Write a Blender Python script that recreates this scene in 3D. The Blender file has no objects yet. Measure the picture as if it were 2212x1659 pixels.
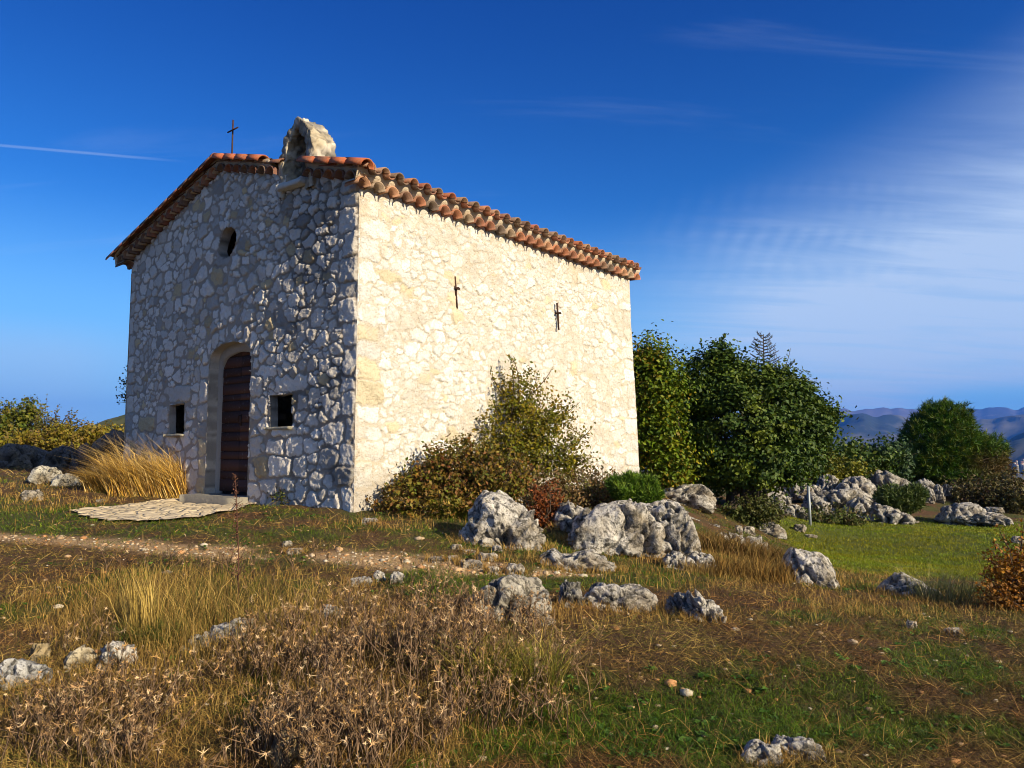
import bpy, math
import numpy as np
rng = np.random.default_rng(7)
SC = bpy.context.scene
COL = SC.collection

# ------------------------------------------------------------------ camera, sky, sun, exposure
F = 1630.0; CX, CY = 1106.0, 829.5; EYE = np.array([0, 0, 1.6]); PITCH = math.atan(143.5 / F)
cam = bpy.data.cameras.new("camera"); co = bpy.data.objects.new("camera", cam); COL.objects.link(co)
co.location = EYE; co.rotation_euler = (math.pi / 2 + PITCH, 0, 0)
cam.sensor_width = 36; cam.lens = F / 2212 * 36; cam.clip_start = 0.05; cam.clip_end = 60000
SC.camera = co
SC.view_settings.view_transform = 'Standard'; SC.view_settings.look = 'None'
SC.view_settings.gamma = 1; SC.view_settings.exposure = 0.68; SC.cycles.filter_width = 1.0
DR = np.array([.6347, .7727, 0]); DL = np.array([-.770, .638, 0])   # along the long wall, along the facade
SUN_EL = math.radians(24); SA = math.atan2(-.638, .770) - math.radians(.6)
sdir = np.array([math.cos(SUN_EL) * math.cos(SA), math.cos(SUN_EL) * math.sin(SA), math.sin(SUN_EL)])
sl = bpy.data.lights.new("sun", 'SUN'); sl.energy = 5.0; sl.angle = math.radians(.5); sl.color = (1, .86, .62)
so = bpy.data.objects.new("sun", sl); COL.objects.link(so)
import mathutils
so.rotation_euler = mathutils.Vector(sdir).to_track_quat('Z', 'Y').to_euler()

def build_world():
    w = bpy.data.worlds.new("World"); SC.world = w; w.use_nodes = True
    nt = w.node_tree; N = nt.nodes; L = nt.links; N.clear()
    out = N.new('ShaderNodeOutputWorld'); bg = N.new('ShaderNodeBackground'); bg.inputs[1].default_value = .078
    L.new(bg.outputs[0], out.inputs[0])
    sky = N.new('ShaderNodeTexSky'); sky.sky_type = 'NISHITA'; sky.sun_disc = False
    sky.sun_elevation = SUN_EL; sky.sun_rotation = math.atan2(sdir[0], sdir[1])
    sky.altitude = 600; sky.air_density = 1.0; sky.dust_density = .15; sky.ozone_density = 4.0
    hs = N.new('ShaderNodeHueSaturation'); hs.inputs['Saturation'].default_value = 1.2
    hs.inputs['Value'].default_value = 1.0
    L.new(sky.outputs[0], hs.inputs['Color'])
    tint = N.new('ShaderNodeMix'); tint.data_type = 'RGBA'; tint.blend_type = 'MULTIPLY'; tint.inputs['Factor'].default_value = 1
    tc = N.new('ShaderNodeTexCoord')
    def M(op, a, b=None, clamp=False):
        n = N.new('ShaderNodeMath'); n.operation = op; n.use_clamp = clamp
        for i, v in enumerate((a, b)):
            if v is None: continue
            if isinstance(v, (int, float)): n.inputs[i].default_value = v
            else: L.new(v, n.inputs[i])
        return n.outputs[0]
    def DOT(v):
        n = N.new('ShaderNodeVectorMath'); n.operation = 'DOT_PRODUCT'; L.new(tc.outputs['Generated'], n.inputs[0])
        n.inputs[1].default_value = v; return n.outputs['Value']
    def SS(x, a, b):
        n = N.new('ShaderNodeMapRange'); n.interpolation_type = 'SMOOTHSTEP'; L.new(x, n.inputs[0])
        n.inputs[1].default_value = a; n.inputs[2].default_value = b; return n.outputs[0]
    sep = N.new('ShaderNodeSeparateXYZ'); L.new(tc.outputs['Generated'], sep.inputs[0])
    L.new(hs.outputs[0], tint.inputs['A']); deep = N.new('ShaderNodeMix'); deep.data_type = 'RGBA'
    L.new(SS(sep.outputs[2], .05, .62), deep.inputs['Factor']); deep.inputs['A'].default_value = (.50, 1.02, 1.32, 1); deep.inputs['B'].default_value = (.13, .44, .96, 1)
    L.new(deep.outputs['Result'], tint.inputs['B'])
    zc = M('ADD', M('MAXIMUM', sep.outputs[2], 0), .12)
    u = M('DIVIDE', sep.outputs[0], zc); v = M('DIVIDE', sep.outputs[1], zc)
    cmb = N.new('ShaderNodeCombineXYZ'); L.new(u, cmb.inputs[0]); L.new(v, cmb.inputs[1])
    def noise(rot, sx, sy, scale, det, rough, dist):
        mp = N.new('ShaderNodeMapping'); mp.inputs['Rotation'].default_value = (0, 0, math.radians(rot))
        mp.inputs['Scale'].default_value = (sx, sy, 1); L.new(cmb.outputs[0], mp.inputs[0])
        n = N.new('ShaderNodeTexNoise'); n.inputs['Scale'].default_value = scale; n.inputs['Detail'].default_value = det
        n.inputs['Roughness'].default_value = rough; n.inputs['Distortion'].default_value = dist
        L.new(mp.outputs[0], n.inputs['Vector']); return n.outputs[0]
    big = noise(20, .5, 1, .55, 6, .55, .3)
    fine = noise(-25, .35, 2.2, 2.2, 8, .6, .6)
    rip = noise(-62, .5, 3.2, 3.0, 5, .5, .4)
    az = M('DIVIDE', sep.outputs[0], M('MAXIMUM', sep.outputs[1], .05))      # tan of the azimuth right of the view axis
    # a bank of cirrus in the right part of the sky, upper edge climbing to the right
    edge = M('SUBTRACT', M('ADD', M('MULTIPLY', az, .27), .20), sep.outputs[2])
    bank = M('MULTIPLY', SS(edge, -.07, .20), SS(az, -.02, .42))
    bank = M('MULTIPLY', bank, M('ADD', M('MULTIPLY', SS(big, .32, .6), .4), .6))
    bank = M('MULTIPLY', bank, M('ADD', M('MULTIPLY', SS(fine, .3, .68), .5), .6))
    ripz = M('MULTIPLY', M('MULTIPLY', SS(az, .12, .3), SS(M('MULTIPLY', az, -1), -.62, -.45)),
             M('MULTIPLY', SS(sep.outputs[2], .16, .22), SS(M('MULTIPLY', sep.outputs[2], -1), -.34, -.26)))
    ph = M('ADD', M('MULTIPLY', M('ADD', M('MULTIPLY', az, .93), M('MULTIPLY', sep.outputs[2], -.36)), 235), M('MULTIPLY', noise(10, 1, 1, 1.6, 3, .5, 0), 16))
    wv = M('ADD', M('MULTIPLY', M('SINE', ph), .5), .5)
    ripm = M('MULTIPLY', M('MULTIPLY', M('MULTIPLY', wv, SS(M('ADD', M('MULTIPLY', rip, .5), M('MULTIPLY', big, .5)), .40, .60)), ripz), .11)
    clear = M('SUBTRACT', 1, M('MULTIPLY', SS(az, .46, .62), SS(M('MULTIPLY', sep.outputs[2], -1), -.085, -.06)))
    bank = M('MULTIPLY', bank, clear)
    wisp = M('MULTIPLY', SS(M('MULTIPLY', big, fine), .26, .42), .13)
    lowl = M('MULTIPLY', M('MULTIPLY', SS(M('MULTIPLY', az, -1), .40, .62), SS(M('MULTIPLY', sep.outputs[2], -1), -.16, -.10)), .45)
    # a contrail: points close to a plane through the eye
    a = np.array([-.66, .93, .30]); b = np.array([-.42, .96, .285])
    ra = ray(0, 314); rb = ray(410, 350); nrm = np.cross(ra, rb); nrm /= np.linalg.norm(nrm)
    ct = M('SUBTRACT', 1, SS(M('ABSOLUTE', DOT(tuple(nrm))), .0004, .0022))
    ct = M('MULTIPLY', M('MULTIPLY', ct, SS(M('MULTIPLY', az, -1), .43, .56)), .24)
    hzn = M('MULTIPLY', SS(M('MULTIPLY', sep.outputs[2], -1), -.32, -.04), .85)
    bank = M('MULTIPLY', bank, 1.28)
    tot = M('ADD', M('ADD', bank, ripm), M('ADD', M('ADD', wisp, lowl), ct), clamp=True)
    tot = M('MULTIPLY', tot, .82)
    hx = N.new('ShaderNodeMix'); hx.data_type = 'RGBA'; L.new(hzn, hx.inputs['Factor']); L.new(tint.outputs['Result'], hx.inputs['A']); hx.inputs['B'].default_value = (2.6, 5.6, 8.6, 1)
    mx = N.new('ShaderNodeMix'); mx.data_type = 'RGBA'; L.new(tot, mx.inputs['Factor'])
    L.new(hx.outputs['Result'], mx.inputs['A']); mx.inputs['B'].default_value = (5.0, 6.2, 8.0, 1)
    L.new(mx.outputs['Result'], bg.inputs[0])

# ------------------------------------------------------------------ projection and noise
ct_, st_ = math.cos(PITCH), math.sin(PITCH)
def ray(px, py):
    x = (px - CX) / F; y = (CY - py) / F
    return np.array([x, ct_ - y * st_, st_ + y * ct_])
def P(px, py, Y):
    r = ray(px, py); return EYE + r * (Y / r[1])
def PZ(px, py, z):
    r = ray(px, py); return EYE + r * ((z - 1.6) / r[2])
def proj(p):
    d = np.asarray(p) - EYE
    f = d[..., 1] * ct_ + d[..., 2] * st_; u = -d[..., 1] * st_ + d[..., 2] * ct_
    f = np.where(f < .1, .1, f)
    return CX + F * d[..., 0] / f, CY - F * u / f
build_world()

def _h(x, y, z, s):
    with np.errstate(over='ignore'):
        h = x * np.int64(374761393) + y * np.int64(668265263) + z * np.int64(1442695041) + np.int64(s) * np.int64(974634777)
        h = (h ^ (h >> 13)) * np.int64(1274126177); h = (h ^ (h >> 16)) & np.int64(0xffffff)
    return h / 16777215.0
def vn(p, s=0):
    p = np.asarray(p, float); i = np.floor(p).astype(np.int64); f = p - i; f = f * f * (3 - 2 * f)
    x, y, z = i[..., 0], i[..., 1], i[..., 2]; r = 0
    for a in (0, 1):
        for b in (0, 1):
            for c in (0, 1):
                w = (f[..., 0] if a else 1 - f[..., 0]) * (f[..., 1] if b else 1 - f[..., 1]) * (f[..., 2] if c else 1 - f[..., 2])
                r = r + w * _h(x + a, y + b, z + c, s)
    return r
def fbm(p, o=4, s=0, g=.5):
    p = np.asarray(p, float); r = 0; a = 1; t = 0
    for k in range(o):
        r = r + a * vn(p * 2 ** k + 17.3 * k, s + k); t += a; a *= g
    return r / t
def n2(x, y, sc, o=3, s=0):
    x = np.asarray(x, float); return fbm(np.stack([x / sc, np.asarray(y, float) / sc, x * 0 + .5], -1), o, s)
def sst(x, a, b):
    t = np.clip((x - a) / (b - a), 0, 1); return t * t * (3 - 2 * t)
def mixc(a, b, t):
    t = np.asarray(t)[..., None]; return np.asarray(a) * (1 - t) + np.asarray(b) * t

# ------------------------------------------------------------------ objects
def tag(o, label=None, cat=None, group=None, kind=None):
    for k, v in (('label', label), ('category', cat), ('group', group), ('kind', kind)):
        if v: o[k] = v
    return o
def empty(name, loc, **kw):
    o = bpy.data.objects.new(name, None); o.location = loc; o.empty_display_size = .2; COL.objects.link(o); return tag(o, **kw)
def mk(name, v, tris=None, quads=None, col=None, mat=None, parent=None, smooth=False, **kw):
    v = np.asarray(v, float).reshape(-1, 3)
    me = bpy.data.meshes.new(name); me.vertices.add(len(v))
    if parent is not None: v = v - np.array(parent.location)
    me.vertices.foreach_set('co', v.ravel())
    t = np.zeros((0, 3), int) if tris is None or len(tris) == 0 else np.asarray(tris)
    q = np.zeros((0, 4), int) if quads is None or len(quads) == 0 else np.asarray(quads)
    li = np.concatenate([t.ravel(), q.ravel()]); me.loops.add(len(li)); me.loops.foreach_set('vertex_index', li)
    n = len(t) + len(q); me.polygons.add(n)
    ls = np.concatenate([np.arange(len(t)) * 3, len(t) * 3 + np.arange(len(q)) * 4])
    me.polygons.foreach_set('loop_start', ls)
    if smooth: me.polygons.foreach_set('use_smooth', np.ones(n, bool))
    if col is not None:
        a = me.color_attributes.new('Col', 'FLOAT_COLOR', 'POINT')
        c = np.ones((len(v), 4)); c[:, :3] = np.clip(col, 0, 1); a.data.foreach_set('color', c.ravel())
    me.update(calc_edges=True); me.validate()
    if mat: me.materials.append(mat)
    o = bpy.data.objects.new(name, me); COL.objects.link(o)
    if parent is not None: o.parent = parent
    return tag(o, **kw)
class MB:
    def __init__(s): s.v = []; s.t = []; s.q = []; s.c = []; s.n = 0
    def add(s, v, t=None, q=None, c=(.5, .5, .5)):
        v = np.asarray(v, float).reshape(-1, 3); s.v.append(v)
        if t is not None and len(t): s.t.append(np.asarray(t) + s.n)
        if q is not None and len(q): s.q.append(np.asarray(q) + s.n)
        c = np.asarray(c, float); s.c.append(np.broadcast_to(c, (len(v), 3)).copy()); s.n += len(v)
    def build(s, name, mat, parent=None, smooth=False, **kw):
        return mk(name, np.concatenate(s.v), np.concatenate(s.t) if s.t else None, np.concatenate(s.q) if s.q else None,
                  np.concatenate(s.c), mat, parent, smooth, **kw)
def nz(v): return v / np.maximum(np.linalg.norm(v, axis=-1, keepdims=True), 1e-9)
def box(mb, o, ax, ay, az, c):
    o = np.asarray(o, float); v = [o + i * np.asarray(ax) + j * np.asarray(ay) + k * np.asarray(az) for k in (0, 1) for j in (0, 1) for i in (0, 1)]
    mb.add(v, q=[(0, 2, 3, 1), (4, 5, 7, 6), (0, 1, 5, 4), (2, 6, 7, 3), (0, 4, 6, 2), (1, 3, 7, 5)], c=c)
def tube(mb, pts, rad, c, n=6):
    pts = np.asarray(pts, float); k = len(pts); rad = np.broadcast_to(rad, (k,))
    d = nz(np.gradient(pts, axis=0)); up = np.where(np.abs(d[:, 2:3]) > .9, np.array([[1., 0, 0]]), np.array([[0., 0, 1]]))
    a = nz(np.cross(d, up)); b = np.cross(d, a); th = np.arange(n) * 2 * math.pi / n
    v = pts[:, None] + rad[:, None, None] * (a[:, None] * np.cos(th)[None, :, None] + b[:, None] * np.sin(th)[None, :, None])
    q = [(i * n + j, i * n + (j + 1) % n, (i + 1) * n + (j + 1) % n, (i + 1) * n + j) for i in range(k - 1) for j in range(n)]
    v = np.concatenate([v.reshape(-1, 3), pts[:1], pts[-1:]])
    t = [(j, k * n, (j + 1) % n) for j in range(n)] + [((k - 1) * n + j, (k - 1) * n + (j + 1) % n, k * n + 1) for j in range(n)]
    mb.add(v, t, q, c)

# ------------------------------------------------------------------ materials
def mat(name, rough=.9, bump=(), colnoise=(), trans=0, attr=True, base=(.5, .5, .5), dark=None, metallic=0, spec=.2):
    m = bpy.data.materials.new(name); m.use_nodes = True; nt = m.node_tree; N = nt.nodes; L = nt.links
    p = N['Principled BSDF']; p.inputs['Roughness'].default_value = rough; p.inputs['Metallic'].default_value = metallic
    p.inputs['Specular IOR Level'].default_value = spec
    tc = N.new('ShaderNodeTexCoord')
    if attr:
        c = N.new('ShaderNodeVertexColor'); c.layer_name = 'Col'; cur = c.outputs[0]
    else:
        c = N.new('ShaderNodeRGB'); c.outputs[0].default_value = (*base, 1); cur = c.outputs[0]
    def noise(sc, det=6, rough=.6, kind='n', stretch=None):
        if stretch:
            mp = N.new('ShaderNodeMapping'); mp.inputs['Scale'].default_value = stretch; L.new(tc.outputs['Object'], mp.inputs[0]); vec = mp.outputs[0]
        else: vec = tc.outputs['Object']
        if kind == 'v':
            n = N.new('ShaderNodeTexVoronoi'); n.feature = 'DISTANCE_TO_EDGE'; n.inputs['Scale'].default_value = sc
            d = N.new('ShaderNodeTexNoise'); d.inputs['Scale'].default_value = sc * .7; d.inputs['Detail'].default_value = 4; L.new(vec, d.inputs['Vector'])
            a = N.new('ShaderNodeVectorMath'); a.operation = 'MULTIPLY_ADD'; L.new(d.outputs['Color'], a.inputs[0])
            a.inputs[1].default_value = (.9 / sc,) * 3; L.new(vec, a.inputs[2]); L.new(a.outputs[0], n.inputs['Vector']); return n.outputs['Distance']
        n = N.new('ShaderNodeTexNoise'); n.inputs['Scale'].default_value = sc; n.inputs['Detail'].default_value = det
        n.inputs['Roughness'].default_value = rough; L.new(vec, n.inputs['Vector']); return n.outputs[0]
    for (sc, lo, hi, colr, amt, kind) in colnoise:       # mix towards colr where the noise exceeds lo..hi
        mr = N.new('ShaderNodeMapRange'); mr.inputs[1].default_value = lo; mr.inputs[2].default_value = hi
        mr.inputs[4].default_value = amt; L.new(noise(sc, kind=kind), mr.inputs[0])
        mx = N.new('ShaderNodeMix'); mx.data_type = 'RGBA'; L.new(mr.outputs[0], mx.inputs['Factor']); L.new(cur, mx.inputs['A'])
        mx.inputs['B'].default_value = (*colr, 1); cur = mx.outputs['Result']
    L.new(cur, p.inputs['Base Color'])
    prev = None
    for (sc, dist, kind) in bump:
        b = N.new('ShaderNodeBump'); b.inputs['Distance'].default_value = dist; b.inputs['Strength'].default_value = 1
        h = noise(sc, kind=kind)
        if kind == 'v':
            mr = N.new('ShaderNodeMapRange'); mr.inputs[2].default_value = .12; L.new(h, mr.inputs[0]); h = mr.outputs[0]
        L.new(h, b.inputs['Height'])
        if prev: L.new(prev, b.inputs['Normal'])
        prev = b.outputs[0]
    if prev: L.new(prev, p.inputs['Normal'])
    if trans:
        tr = N.new('ShaderNodeBsdfTranslucent'); L.new(cur, tr.inputs[0]); ms = N.new('ShaderNodeMixShader'); ms.inputs[0].default_value = trans
        L.new(p.outputs[0], ms.inputs[1]); L.new(tr.outputs[0], ms.inputs[2]); L.new(ms.outputs[0], N['Material Output'].inputs[0])
    return m
M_wall = mat('stone_wall', .92, bump=[(14, .02, 'n'), (60, .008, 'n')], colnoise=[(28, .5, .75, (.24, .21, .17), .35, 'n')])
M_side = mat('stone_wall_cream', .92, bump=[(9, .035, 'n'), (28, .022, 'n'), (70, .006, 'n')], colnoise=[(9, .5, .8, (.50, .38, .24), .4, 'n'), (34, .54, .70, (.34, .26, .16), .55, 'n')])
M_rock = mat('limestone', .93, bump=[(1.3, .03, 'v'), (3.5, .10, 'n'), (16, .04, 'n'), (60, .01, 'n')],
             colnoise=[(2.6, .46, .62, (.22, .18, .13), .75, 'n'), (1.3, .035, .0, (.05, .045, .035), .8, 'v'), (14, .54, .61, (.05, .045, .035), .85, 'n'), (38, .54, .61, (.07, .06, .045), .7, 'n'), (2.2, .58, .72, (.44, .33, .17), .45, 'n')])
M_tile = mat('terracotta', .85, bump=[(30, .006, 'n')], colnoise=[(6, .48, .66, (.12, .08, .055), .7, 'n'), (18, .52, .66, (.30, .24, .16), .4, 'n')])
M_mortar = mat('mortar', .95, bump=[(30, .012, 'n')], colnoise=[(12, .5, .7, (.4, .32, .22), .5, 'n')])
M_leaf = mat('foliage', .6, trans=.15, spec=.3)
M_dry = mat('dry_grass', .8, trans=.12)
M_bark = mat('bark', .95, bump=[(20, .02, 'n')])
M_iron = mat('rusted_iron', .8, bump=[(60, .003, 'n')], attr=False, base=(.075, .035, .022), colnoise=[(18, .45, .6, (.03, .02, .018), .7, 'n')], metallic=.2)
M_wood = mat('weathered_wood', .75, bump=[(40, .004, 'n')], colnoise=[(14, .6, .72, (.16, .13, .12), .55, 'n')])
M_ground = mat('earth', .95, bump=[(10, .06, 'n'), (40, .02, 'n')], colnoise=[(35, .55, .7, (.035, .022, .012), .6, 'n')])
M_pave = mat('paving', .9, bump=[(4.5, .035, 'v'), (30, .01, 'n')], colnoise=[(14, .5, .7, (.36, .29, .18), .5, 'n')])
M_metal = mat('galvanised_post', .5, attr=False, base=(.33, .36, .38), metallic=.3)
M_hill = mat('far_slopes', 1, colnoise=[(.004, .5, .65, (.16, .14, .11), .5, 'n')])
M_far = mat('mountain_slopes', 1, colnoise=[(.0018, .52, .66, (.22, .2, .17), .55, 'n')])

# ------------------------------------------------------------------ terrain
A0 = np.array([-2.18, 10.5, 0.0])
cps = []
def cp(px, py, Y): p = P(px, py, Y); cps.append(tuple(p))
def cz(px, py, z): p = PZ(px, py, z); cps.append(tuple(p))
for px in (0, 550, 1106, 1660, 2212): cp(px, 1659, 3.97); cp(px, 1500, 4.75)
for p in ((0, 0, 0), (-4, 0, .1), (4, 0, -.05), (0, -4, 0), (-7, 4, .3), (8, 3, -.2)): cps.append(p)
for a in ((0, 1300, 6.6), (600, 1300, 6.6), (1106, 1310, 6.7), (1600, 1320, 6.9), (2200, 1330, 7.4), (1900, 1295, 8.1), (1650, 1270, 8.6),
          (1300, 1215, 8.9), (1500, 1230, 8.9), (1100, 1185, 8.9), (0, 1150, 9.6), (0, 1064, 13.2), (150, 1040, 14.5), (0, 1022, 17.5), (350, 1160, 8.9), (700, 1160, 8.9),
          (1600, 1100, 19), (1450, 1085, 17), (1600, 1185, 12), (1500, 1120, 14.5), (1400, 1150, 11), (1250, 1110, 11.5), (1000, 1130, 10.2),
          (1880, 1068, 26.5), (2060, 1070, 28), (2050, 1040, 37), (1800, 1045, 34), (2200, 1060, 30)): cp(*a)
for s, z in ((0, .76), (1.5, .8), (2.6, .74), (3.4, .73), (4.3, .76), (5.2, .86), (7.2, .95), (9, 1.0)): cps.append(tuple(A0 + DL * s + [0, 0, z]))
for s, z in ((2, .78), (4, .80), (6, .84), (8, .80)): cps.append(tuple(A0 + DR * s + [0, 0, z]))
for s, q in ((3.5, 4), (7.5, 7.8)): cps.append(tuple(A0 + DL * s + DR * q + [0, 0, 1.0]))
for px, py in ((1680, 1160), (1800, 1150), (2100, 1150), (2212, 1180), (1850, 1235), (2000, 1235), (2212, 1250), (1750, 1122), (2000, 1112), (2200, 1105)): cz(px, py, -.45)
for p in ((-14, 22, 1.2), (-20, 20, 1.3), (-12, 12, .9), (-16, 30, 1.4), (2, 30, 1.0), (22, 20, -.6), (22, 32, -.4), (14, 10, -.5), (-10, 40, 1.3), (10, 44, 0), (25, 44, -.2)): cps.append(p)
cps = np.array(cps)
def _tp(r2): return np.where(r2 > 1e-9, .5 * r2 * np.log(np.maximum(r2, 1e-9)), 0)
n_ = len(cps); K = _tp(((cps[:, None, :2] - cps[None, :, :2]) ** 2).sum(-1)) + np.eye(n_) * .35
Pm = np.c_[np.ones(n_), cps[:, :2]]
Wc = np.linalg.solve(np.block([[K, Pm], [Pm.T, np.zeros((3, 3))]]), np.r_[cps[:, 2], 0, 0, 0])
BUMPS = []
for (px, py, Yb, rx_, ry_, a_) in ((880, 1440, 5.3, .7, .5, .14), (735, 1430, 5.35, .22, .3, -.26), (440, 1290, 6.6, .8, .35, -.16), (330, 1370, 6.0, .5, .3, .08), (170, 1330, 6.3, .4, .3, -.10), (640, 1600, 4.3, .3, .2, -.10), (1500, 1450, 5.0, 1.1, .3, .05), (1900, 1540, 4.5, .7, .25, -.06)):
    b_ = P(px, py, Yb); BUMPS.append((b_[0], b_[1], rx_, ry_, a_))
def G(x, y):
    x = np.asarray(x, float); y = np.asarray(y, float); sh = x.shape; x = x.ravel(); y = y.ravel(); z = np.zeros(len(x))
    xc = np.clip(x, -24, 27); yc = np.clip(y, -4, 46)
    for i in range(0, len(x), 40000):
        a = xc[i:i + 40000]; b = yc[i:i + 40000]
        r2 = (a[:, None] - cps[:, 0]) ** 2 + (b[:, None] - cps[:, 1]) ** 2
        z[i:i + 40000] = _tp(r2) @ Wc[:n_] + Wc[n_] + Wc[n_ + 1] * a + Wc[n_ + 2] * b
    amp = sst(y, 20, 13) * .5 + .5
    z = z + (n2(x, y, 1.1, 3, 5) - .5) * .13 * amp * (1 - FIELD(x, y)) + (n2(x, y, .32, 3, 9) - .5) * .075 * (1 - .6 * FIELD(x, y))
    for (cx_, cy_, rx_, ry_, a_) in BUMPS: z = z + a_ * np.exp(-((x - cx_) / rx_) ** 2 - ((y - cy_) / ry_) ** 2)
    d = np.maximum(np.maximum(y - 44, np.abs(x - 2) - 28), -y - 8); d = np.maximum(d, 0)
    z = z - (sst(d, 0, 60) * 8 + np.maximum(d - 20, 0) ** .92 * .32).clip(0, 170)
    return z.reshape(sh)
def FIELD(x, y):
    px, py = proj(np.stack([x, y, np.full_like(x, -.45)], -1))
    lim = 1118 + sst(px, 1750, 1640) * 40
    f = sst(py, lim - 6, lim + 6) * (1 - sst(py, 1238, 1262)) * sst(px, 1630 + (py - 1140) * 1.35, 1680 + (py - 1140) * 1.5) * (y > 8.5)
    return f * sst(y, 8, 10)
def hit(px, py, y0=2.0, y1=60):
    r = ray(px, py); ys = np.linspace(y0, y1, 2500); t = ys / r[1]; p = EYE + r * t[:, None]
    g = G(p[:, 0], p[:, 1]); k = np.argmax(p[:, 2] < g)
    if not (p[:, 2] < g).any(): k = -1
    return np.array([p[k, 0], p[k, 1], g[k]])
def gp(x, y): return float(G(np.array([x]), np.array([y]))[0])

PATHL = [(-40, 1158), (200, 1172), (420, 1190), (640, 1195), (850, 1215), (1050, 1228), (1200, 1240)]
def path_mask(x, y, z):
    px, py = proj(np.stack([x, y, z], -1)); xs = [a for a, b in PATHL]; yl = np.interp(px, xs, [b for a, b in PATHL])
    w = np.interp(px, [0, 300, 650, 1000, 1250], [8, 12, 17, 17, 5]) * (.6 + .9 * n2(x, y, .6, 3, 21))
    return (1 - sst(np.abs(py - yl), w * .5, w * 1.4)) * (px < 1300) * (y > 5) * sst(n2(x, y, .5, 3, 23) + .25 * sst(px, 500, 200), .40, .56)
def green_mask(x, y, z):
    """how green the turf is, 0 dead to 1 fresh"""
    px, py = proj(np.stack([x, y, z], -1)); g = n2(x, y, .75, 4, 31) * .6 + n2(x, y, .2, 3, 33) * .4
    b = np.full_like(g, .0)
    def el(cx, cy, rx, ry, v):
        return v * np.exp(-(((px - cx) / rx) ** 2 + ((py - cy) / ry) ** 2))
    b = b + el(1500, 1590, 280, 60, .22) + el(1900, 1480, 350, 110, .07) + el(1350, 1250, 420, 30, .16) + el(850, 1150, 300, 22, .13) + el(120, 1120, 260, 30, .16)
    b = b + el(300, 1250, 350, 40, .05) - el(1400, 1370, 350, 60, .16) - el(300, 1560, 420, 110, .08) - el(900, 1450, 260, 120, .12) + el(1150, 1540, 90, 60, .12)
    return sst(g + b + (n2(x, y, .07, 2, 35) - .5) * .22, .46, .60)

def grid_lines(a, b, st, far, k):
    m = np.arange(a, b, st); e = st * np.cumsum(1.09 ** np.arange(k)); e = e * (far / e[-1]) ** (np.arange(1, k + 1) / k)
    e = np.maximum.accumulate(e); return np.r_[(m[0] - e)[::-1], m, m[-1] + e]
xs = grid_lines(-13, 19, .1, 16000, 70); ys = grid_lines(1.5, 38, .1, 16000, 70)
X, Y = np.meshgrid(xs, ys, indexing='ij'); Z = G(X, Y)
nx, ny = X.shape; idx = np.arange(nx * ny).reshape(nx, ny)
q = np.stack([idx[:-1, :-1], idx[1:, :-1], idx[1:, 1:], idx[:-1, 1:]], -1).reshape(-1, 4)
fm = FIELD(X, Y); pm = path_mask(X, Y, Z) * (1 - fm); gm = green_mask(X, Y, Z)
nn = n2(X, Y, .35, 4, 44)
gc = mixc((.10, .052, .026), (.18, .10, .045), nn)
gc = gc * (.40 + .9 * n2(X, Y, .12, 3, 48))[..., None]
gc = mixc(gc, mixc((.05, .07, .015), (.08, .10, .022), nn), gm * .75)
gc = mixc(gc, mixc((.40, .24, .11), (.56, .38, .20), n2(X, Y, .15, 3, 45)), pm)
gc = mixc(gc, mixc((.075, .10, .012), (.14, .14, .022), n2(X, Y, .5, 4, 46)), fm)
far = sst(np.hypot(X, Y), 45, 90); gc = mixc(gc, mixc((.05, .07, .03), (.10, .11, .05), n2(X, Y, 60, 4, 47)), far)
mk('ground', np.stack([X, Y, Z], -1), quads=q, col=gc.reshape(-1, 3), mat=M_ground, smooth=True, kind='structure')

# ------------------------------------------------------------------ chapel
HW, LEN, SLP, ZE = 3.62, 7.6, .275, 5.41
NF = -DR; NS = -DL
curve_f = lambda U: .09 * np.where(U < 3, 1 - ((U - 3.0) / 3.0) ** 2, 1 - 1.2 * ((U - 3.0) / 4.24).clip(0, 1.1) ** 2)
def fac(px, py):
    r = ray(px, py); a = np.array([[r[0], -DL[0]], [r[1], -DL[1]]]); c = 0.
    for _ in range(4):
        t, s = np.linalg.solve(a, (A0 + NF * c)[:2]); c = float(curve_f(np.array(min(max(s, 0), 7.3))))
    return s, 1.6 + r[2] * t
def sid(px, py):
    r = ray(px, py); a = np.array([[r[0], -DR[0]], [r[1], -DR[1]]]); t, s = np.linalg.solve(a, A0[:2]); return s, 1.6 + r[2] * t
chapel = empty('stone_chapel', A0 + DL * HW + DR * 3.8 + [0, 0, .85], label='small rubble stone chapel with a low tiled roof, arched brown door and ruined bell gable', cat='chapel')

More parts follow.
